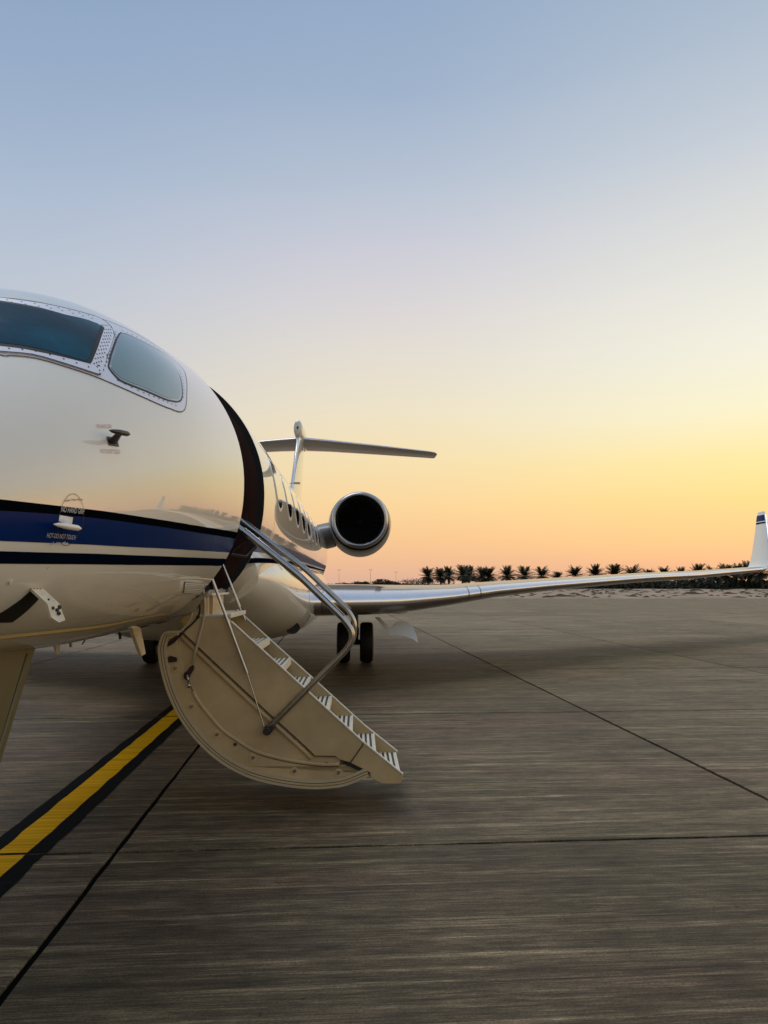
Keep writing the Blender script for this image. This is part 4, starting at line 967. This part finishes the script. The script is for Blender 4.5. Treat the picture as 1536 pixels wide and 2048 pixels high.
# far side plate
d1 = MB(); d1.prism([(0.961, 1.53), (1.10, 1.530), (2.255, 0.50), (2.552, 0.266), (2.53, 0.197), (2.396, 0.198), (2.303, 0.241)]+in3[::-1]+[(.78, 1.38), (0.876, 1.5), (0.889, 1.629), (0.963, 1.686)], SB-.03, SB); bevel(d1.build('far_side_panel', M_cream, air), .004)
# pale edge strips along both stringers
es_ = MB()
for s_ in (SA, SB-.03):
    P_ = [(1.10 if s_ > 4.5 else 1.182, 1.530 if s_ > 4.5 else 1.464), (2.255 if s_ > 4.5 else 2.232, .50 if s_ > 4.5 else .523), (2.552, .266)]
    for a, b_ in zip(P_[:-1], P_[1:]):
        d = Vector((b_[0]-a[0], 0, b_[1]-a[1])).normalized(); nn = Vector((-d.z, 0, d.x))*.010
        es_.add([(a[0], s_-.006, a[1]), (b_[0], s_-.006, b_[1]), (b_[0]+nn.x, s_-.006, b_[1]+nn.z), (a[0]+nn.x, s_-.006, a[1]+nn.z),
                 (a[0], s_+.034, a[1]), (b_[0], s_+.034, b_[1]), (b_[0]+nn.x, s_+.034, b_[1]+nn.z), (a[0]+nn.x, s_+.034, a[1]+nn.z)],
                [(0, 1, 2, 3), (4, 7, 6, 5), (0, 4, 5, 1), (3, 2, 6, 7), (0, 3, 7, 4), (1, 5, 6, 2)])
each(es_, 'edge_trim', M_rib, air)
# treads
def tread(nx, nz, depth, first=False):
    mb = MB(); s0, s1 = SA+.03, SB-.03
    mb.box((nx-depth, s0, nz-.030), (nx-.006, s1, nz-.008), 1)
    k = 5; w = depth/k
    for i in range(k): mb.box((nx-depth+i*w+.012, s0, nz-.012), (nx-depth+(i+1)*w-.008, s1, nz), 0)
    mb.box((nx-.014, s0, nz-.055), (nx, s1, nz+.003), 0)
    mb.box((nx-depth-.004, s0, nz-.065), (nx-depth+.006, s1, nz-.02), 2)
    return mb
noses = [(1.406, 1.283), (1.599, 1.105), (1.779, 0.937), (1.966, 0.764), (2.156, 0.593), (2.346, 0.433), (2.540, 0.268)]
t0 = None
for i, (x, z) in enumerate(noses):
    if t0 is None:
        t0 = tread(0, 0, .20).build('step_tread', [M_rib, M_tread, M_cream], air); t0.location = (x, 0, z)
    else:
        t_ = t0.copy(); link(t_); t_.parent = air; t_.location = (x, 0, z)
ld = MB(); ld.box((.94, SA-.004, 1.506), (1.175, SB-.03, 1.526)); ld.box((1.165, SA-.006, 1.494), (1.185, SB-.03, 1.530)); bevel(ld.build('top_landing', M_rib, air), .004)
ld2 = MB(); ld2.box((.90, SA, 1.672), (1.035, SB-.03, 1.692)); bevel(ld2.build('door_threshold', M_rib, air), .004)
ld3 = MB(); ld3.box((.97, SA+.02, 1.526), (.985, SB-.05, 1.672)); ld3.box((1.0, SA+.05, 1.526), (1.03, SA+.08, 1.672)); ld3.build('threshold_riser', M_cream, air)
# neck arms with rim beads and the cable
nk = MB(); nk.tube(rounded([(.955, SA-.008, 1.735), (.978, SA-.008, 1.62), (.975, SA-.008, 1.50), (.935, SA-.008, 1.33), (.888, SA-.008, 1.14)], .1), .012, n=8); nk.tube(rounded([(.885, SA-.005, 1.66), (.876, SA-.005, 1.5), (.83, SA-.005, 1.43), (.755, SA-.005, 1.36)], .06), .010, n=8); each(nk, 'neck_rim', M_cream_hi, air, True)
nk2 = MB(); nk2.prism([(.885, 1.70), (.965, 1.73), (.975, 1.52), (.84, 1.45), (.79, 1.38), (.76, 1.36), (.83, 1.44), (.872, 1.51)], SA+.006, SA+.02); nk2.build('hinge_arm', M_cream, air)
nk3 = MB(); nk3.prism([(.885, 1.70), (.965, 1.73), (.975, 1.52), (.84, 1.45), (.79, 1.38), (.76, 1.36), (.83, 1.44), (.872, 1.51)], SB-.02, SB-.006); nk3.build('hinge_arm', M_cream, air)
cb = MB(); cb.tube([tuple(p) for p in np.c_[catmull([(.915, 1.665), (.935, 1.62), (.938, 1.54), (.915, 1.49), (.87, 1.44), (.83, 1.405), (.79, 1.36)], 5)[:, 0], np.full(31, SA-.012), catmull([(.915, 1.665), (.935, 1.62), (.938, 1.54), (.915, 1.49), (.87, 1.44), (.83, 1.405), (.79, 1.36)], 5)[:, 1]]], .0065, n=6); cb.tube([(.925, SA-.02, 1.505), (.925, SA+.0, 1.505)], .013, n=8); cb.build('cable', M_rubber, air, True)
# latch gear at the left end of the door
lt = MB(); lt.prism([(.735, 1.345), (.80, 1.385), (.79, 1.35), (.74, 1.30), (.69, 1.27), (.695, 1.31)], SA-.012, SA+.0); lt.prism([(.895, 1.130), (.905, 1.115), (.90, 1.09), (.875, 1.05), (.865, 1.02), (.845, 1.01), (.825, 1.03), (.825, 1.065), (.85, 1.08), (.87, 1.115)], SA-.014, SA+.002)
lt.prism([(.685, 1.185), (.715, 1.20), (.765, 1.185), (.765, 1.155), (.69, 1.145)], SA-.004, SA+.009); each(lt, 'latch_hook', M_latch, air)
lr2 = MB(); lr2.tube([(.853, SA-.02, 1.055), (.868, SA-.02, .985)], .009, n=8); lr2.tube([(.866, SA-.022, .985), (.872, SA-.022, .955)], .016, n=8); lr2.build('latch_rod', M_chrome, air, True)
bt = None
for (x, z) in [(.75, 1.10), (0.885, 0.800), (1.090, 0.585), (1.375, 0.405), (1.700, 0.300), (2.045, 0.285)]:
    if bt is None:
        mb = MB(); mb.tube([(0, SA+.012, 0), (0, SA+.0045, 0)], [.034, .030], n=18); mb.tube([(0, SA+.006, 0), (0, SA-.008, 0)], .010, n=8, k=1); mb.box((-.006, SA-.006, -.002), (.016, SA+.004, .016), 1)
        bt = mb.build('latch_roller', [M_cream, M_chrome], air, True, 40); bt.location = (x, 0, z)
    else: q = bt.copy(); link(q); q.parent = air; q.location = (x, 0, z)
bh = MB(); bh.box((1.222, SA+.002, .498), (1.246, SA+.0085, .520)); bh.box((1.935, SA+.002, .335), (1.965, SA+.0085, .365)); each(bh, 'latch_slot', M_line, air)
# hand rails: flattened polished sections
def rail(path, s_, w, name):
    mb = MB(); P_ = rounded([(x, s_, z) for x, z in path], .10, 7)
    mb.tube(P_, w, n=12, ry=.014); 
    P2 = [p+Vector((0, -.011, 0)) for p in P_]; mb.tube(P2, w*.45, n=8, ry=.008)
    return mb.build(name, M_chrome, air, True, 60)
def shift(path, d):
    p = np.array(path); t = np.gradient(p, axis=0); t /= np.linalg.norm(t, axis=1)[:, None]; return [tuple(q) for q in p+np.stack([-t[:, 1], t[:, 0]], 1)*d]
near = [(1.225, 2.225), (1.272, 2.190), (1.73, 1.825), (2.075, 1.495), (2.150, 1.395), (2.150, 1.31), (2.095, 1.235), (1.487, 0.632)]
farp = [(1.100, 2.365), (1.164, 2.315), (1.714, 1.900), (2.115, 1.521), (2.172, 1.418), (2.165, 1.283), (2.120, 1.207), (1.780, 0.875)]
h1 = rail(near, SA-.03, .025, 'handrail'); h2 = rail(farp, SB-.05, .021, 'handrail')
cl = MB(); cl.tube([(p[0]+.016, SA-.035, p[1]+.022) for p in near[1:4]], .0045, n=6); cl.tube([(p[0]+.016, SB-.055, p[1]+.022) for p in farp[1:4]], .004, n=6); each(cl, 'rail_edge_strip', M_alu, air, True)
ft = MB(); ft.prism([(1.455, .605), (1.475, .588), (1.505, .588), (1.555, .650), (1.535, .675), (1.50, .655), (1.475, .66)], SA-.055, SA-.002); ft.tube([(1.487, SA-.07, .620), (1.487, SA-.0, .620)], .030, n=14); bevel(ft.build('rail_pivot', M_darkmetal, air), .004)
br = MB(); br.tube([(1.318, SA+.05, 2.151), (1.184, SA+.08, 2.047), (1.150, SA+.12, 2.010), (1.271, SA+.2, 1.990), (1.348, SA+.22, 2.075)], .012, n=8); br.tube([(1.215, SA+.0, 2.215), (1.30, SA+.02, 2.14), (1.36, SA+.02, 2.10)], .02, n=8); br.build('rail_bracket', M_darkmetal, air, True, 50)
# stay rods: fat upper tube, thin lower rod
def rod(a, b_, c, s_, r1):
    mb = MB(); mb.tube([(a[0], s_, a[1]), (b_[0], s_, b_[1])], r1, n=10)
    if c: mb.tube([(b_[0], s_, b_[1]), (c[0], s_, c[1])], .0055, n=8)
    return mb.build('stay_rod', M_chrome, air, True, 50)
rod((1.02, 1.84), (1.323, 1.067), (1.467, .640), SA-.03, .0125)
rod((.955, 1.98), (1.13, 1.56), (1.185, 1.44), SB-.05, .013)

scn.render.resolution_x = 768; scn.render.resolution_y = 1024
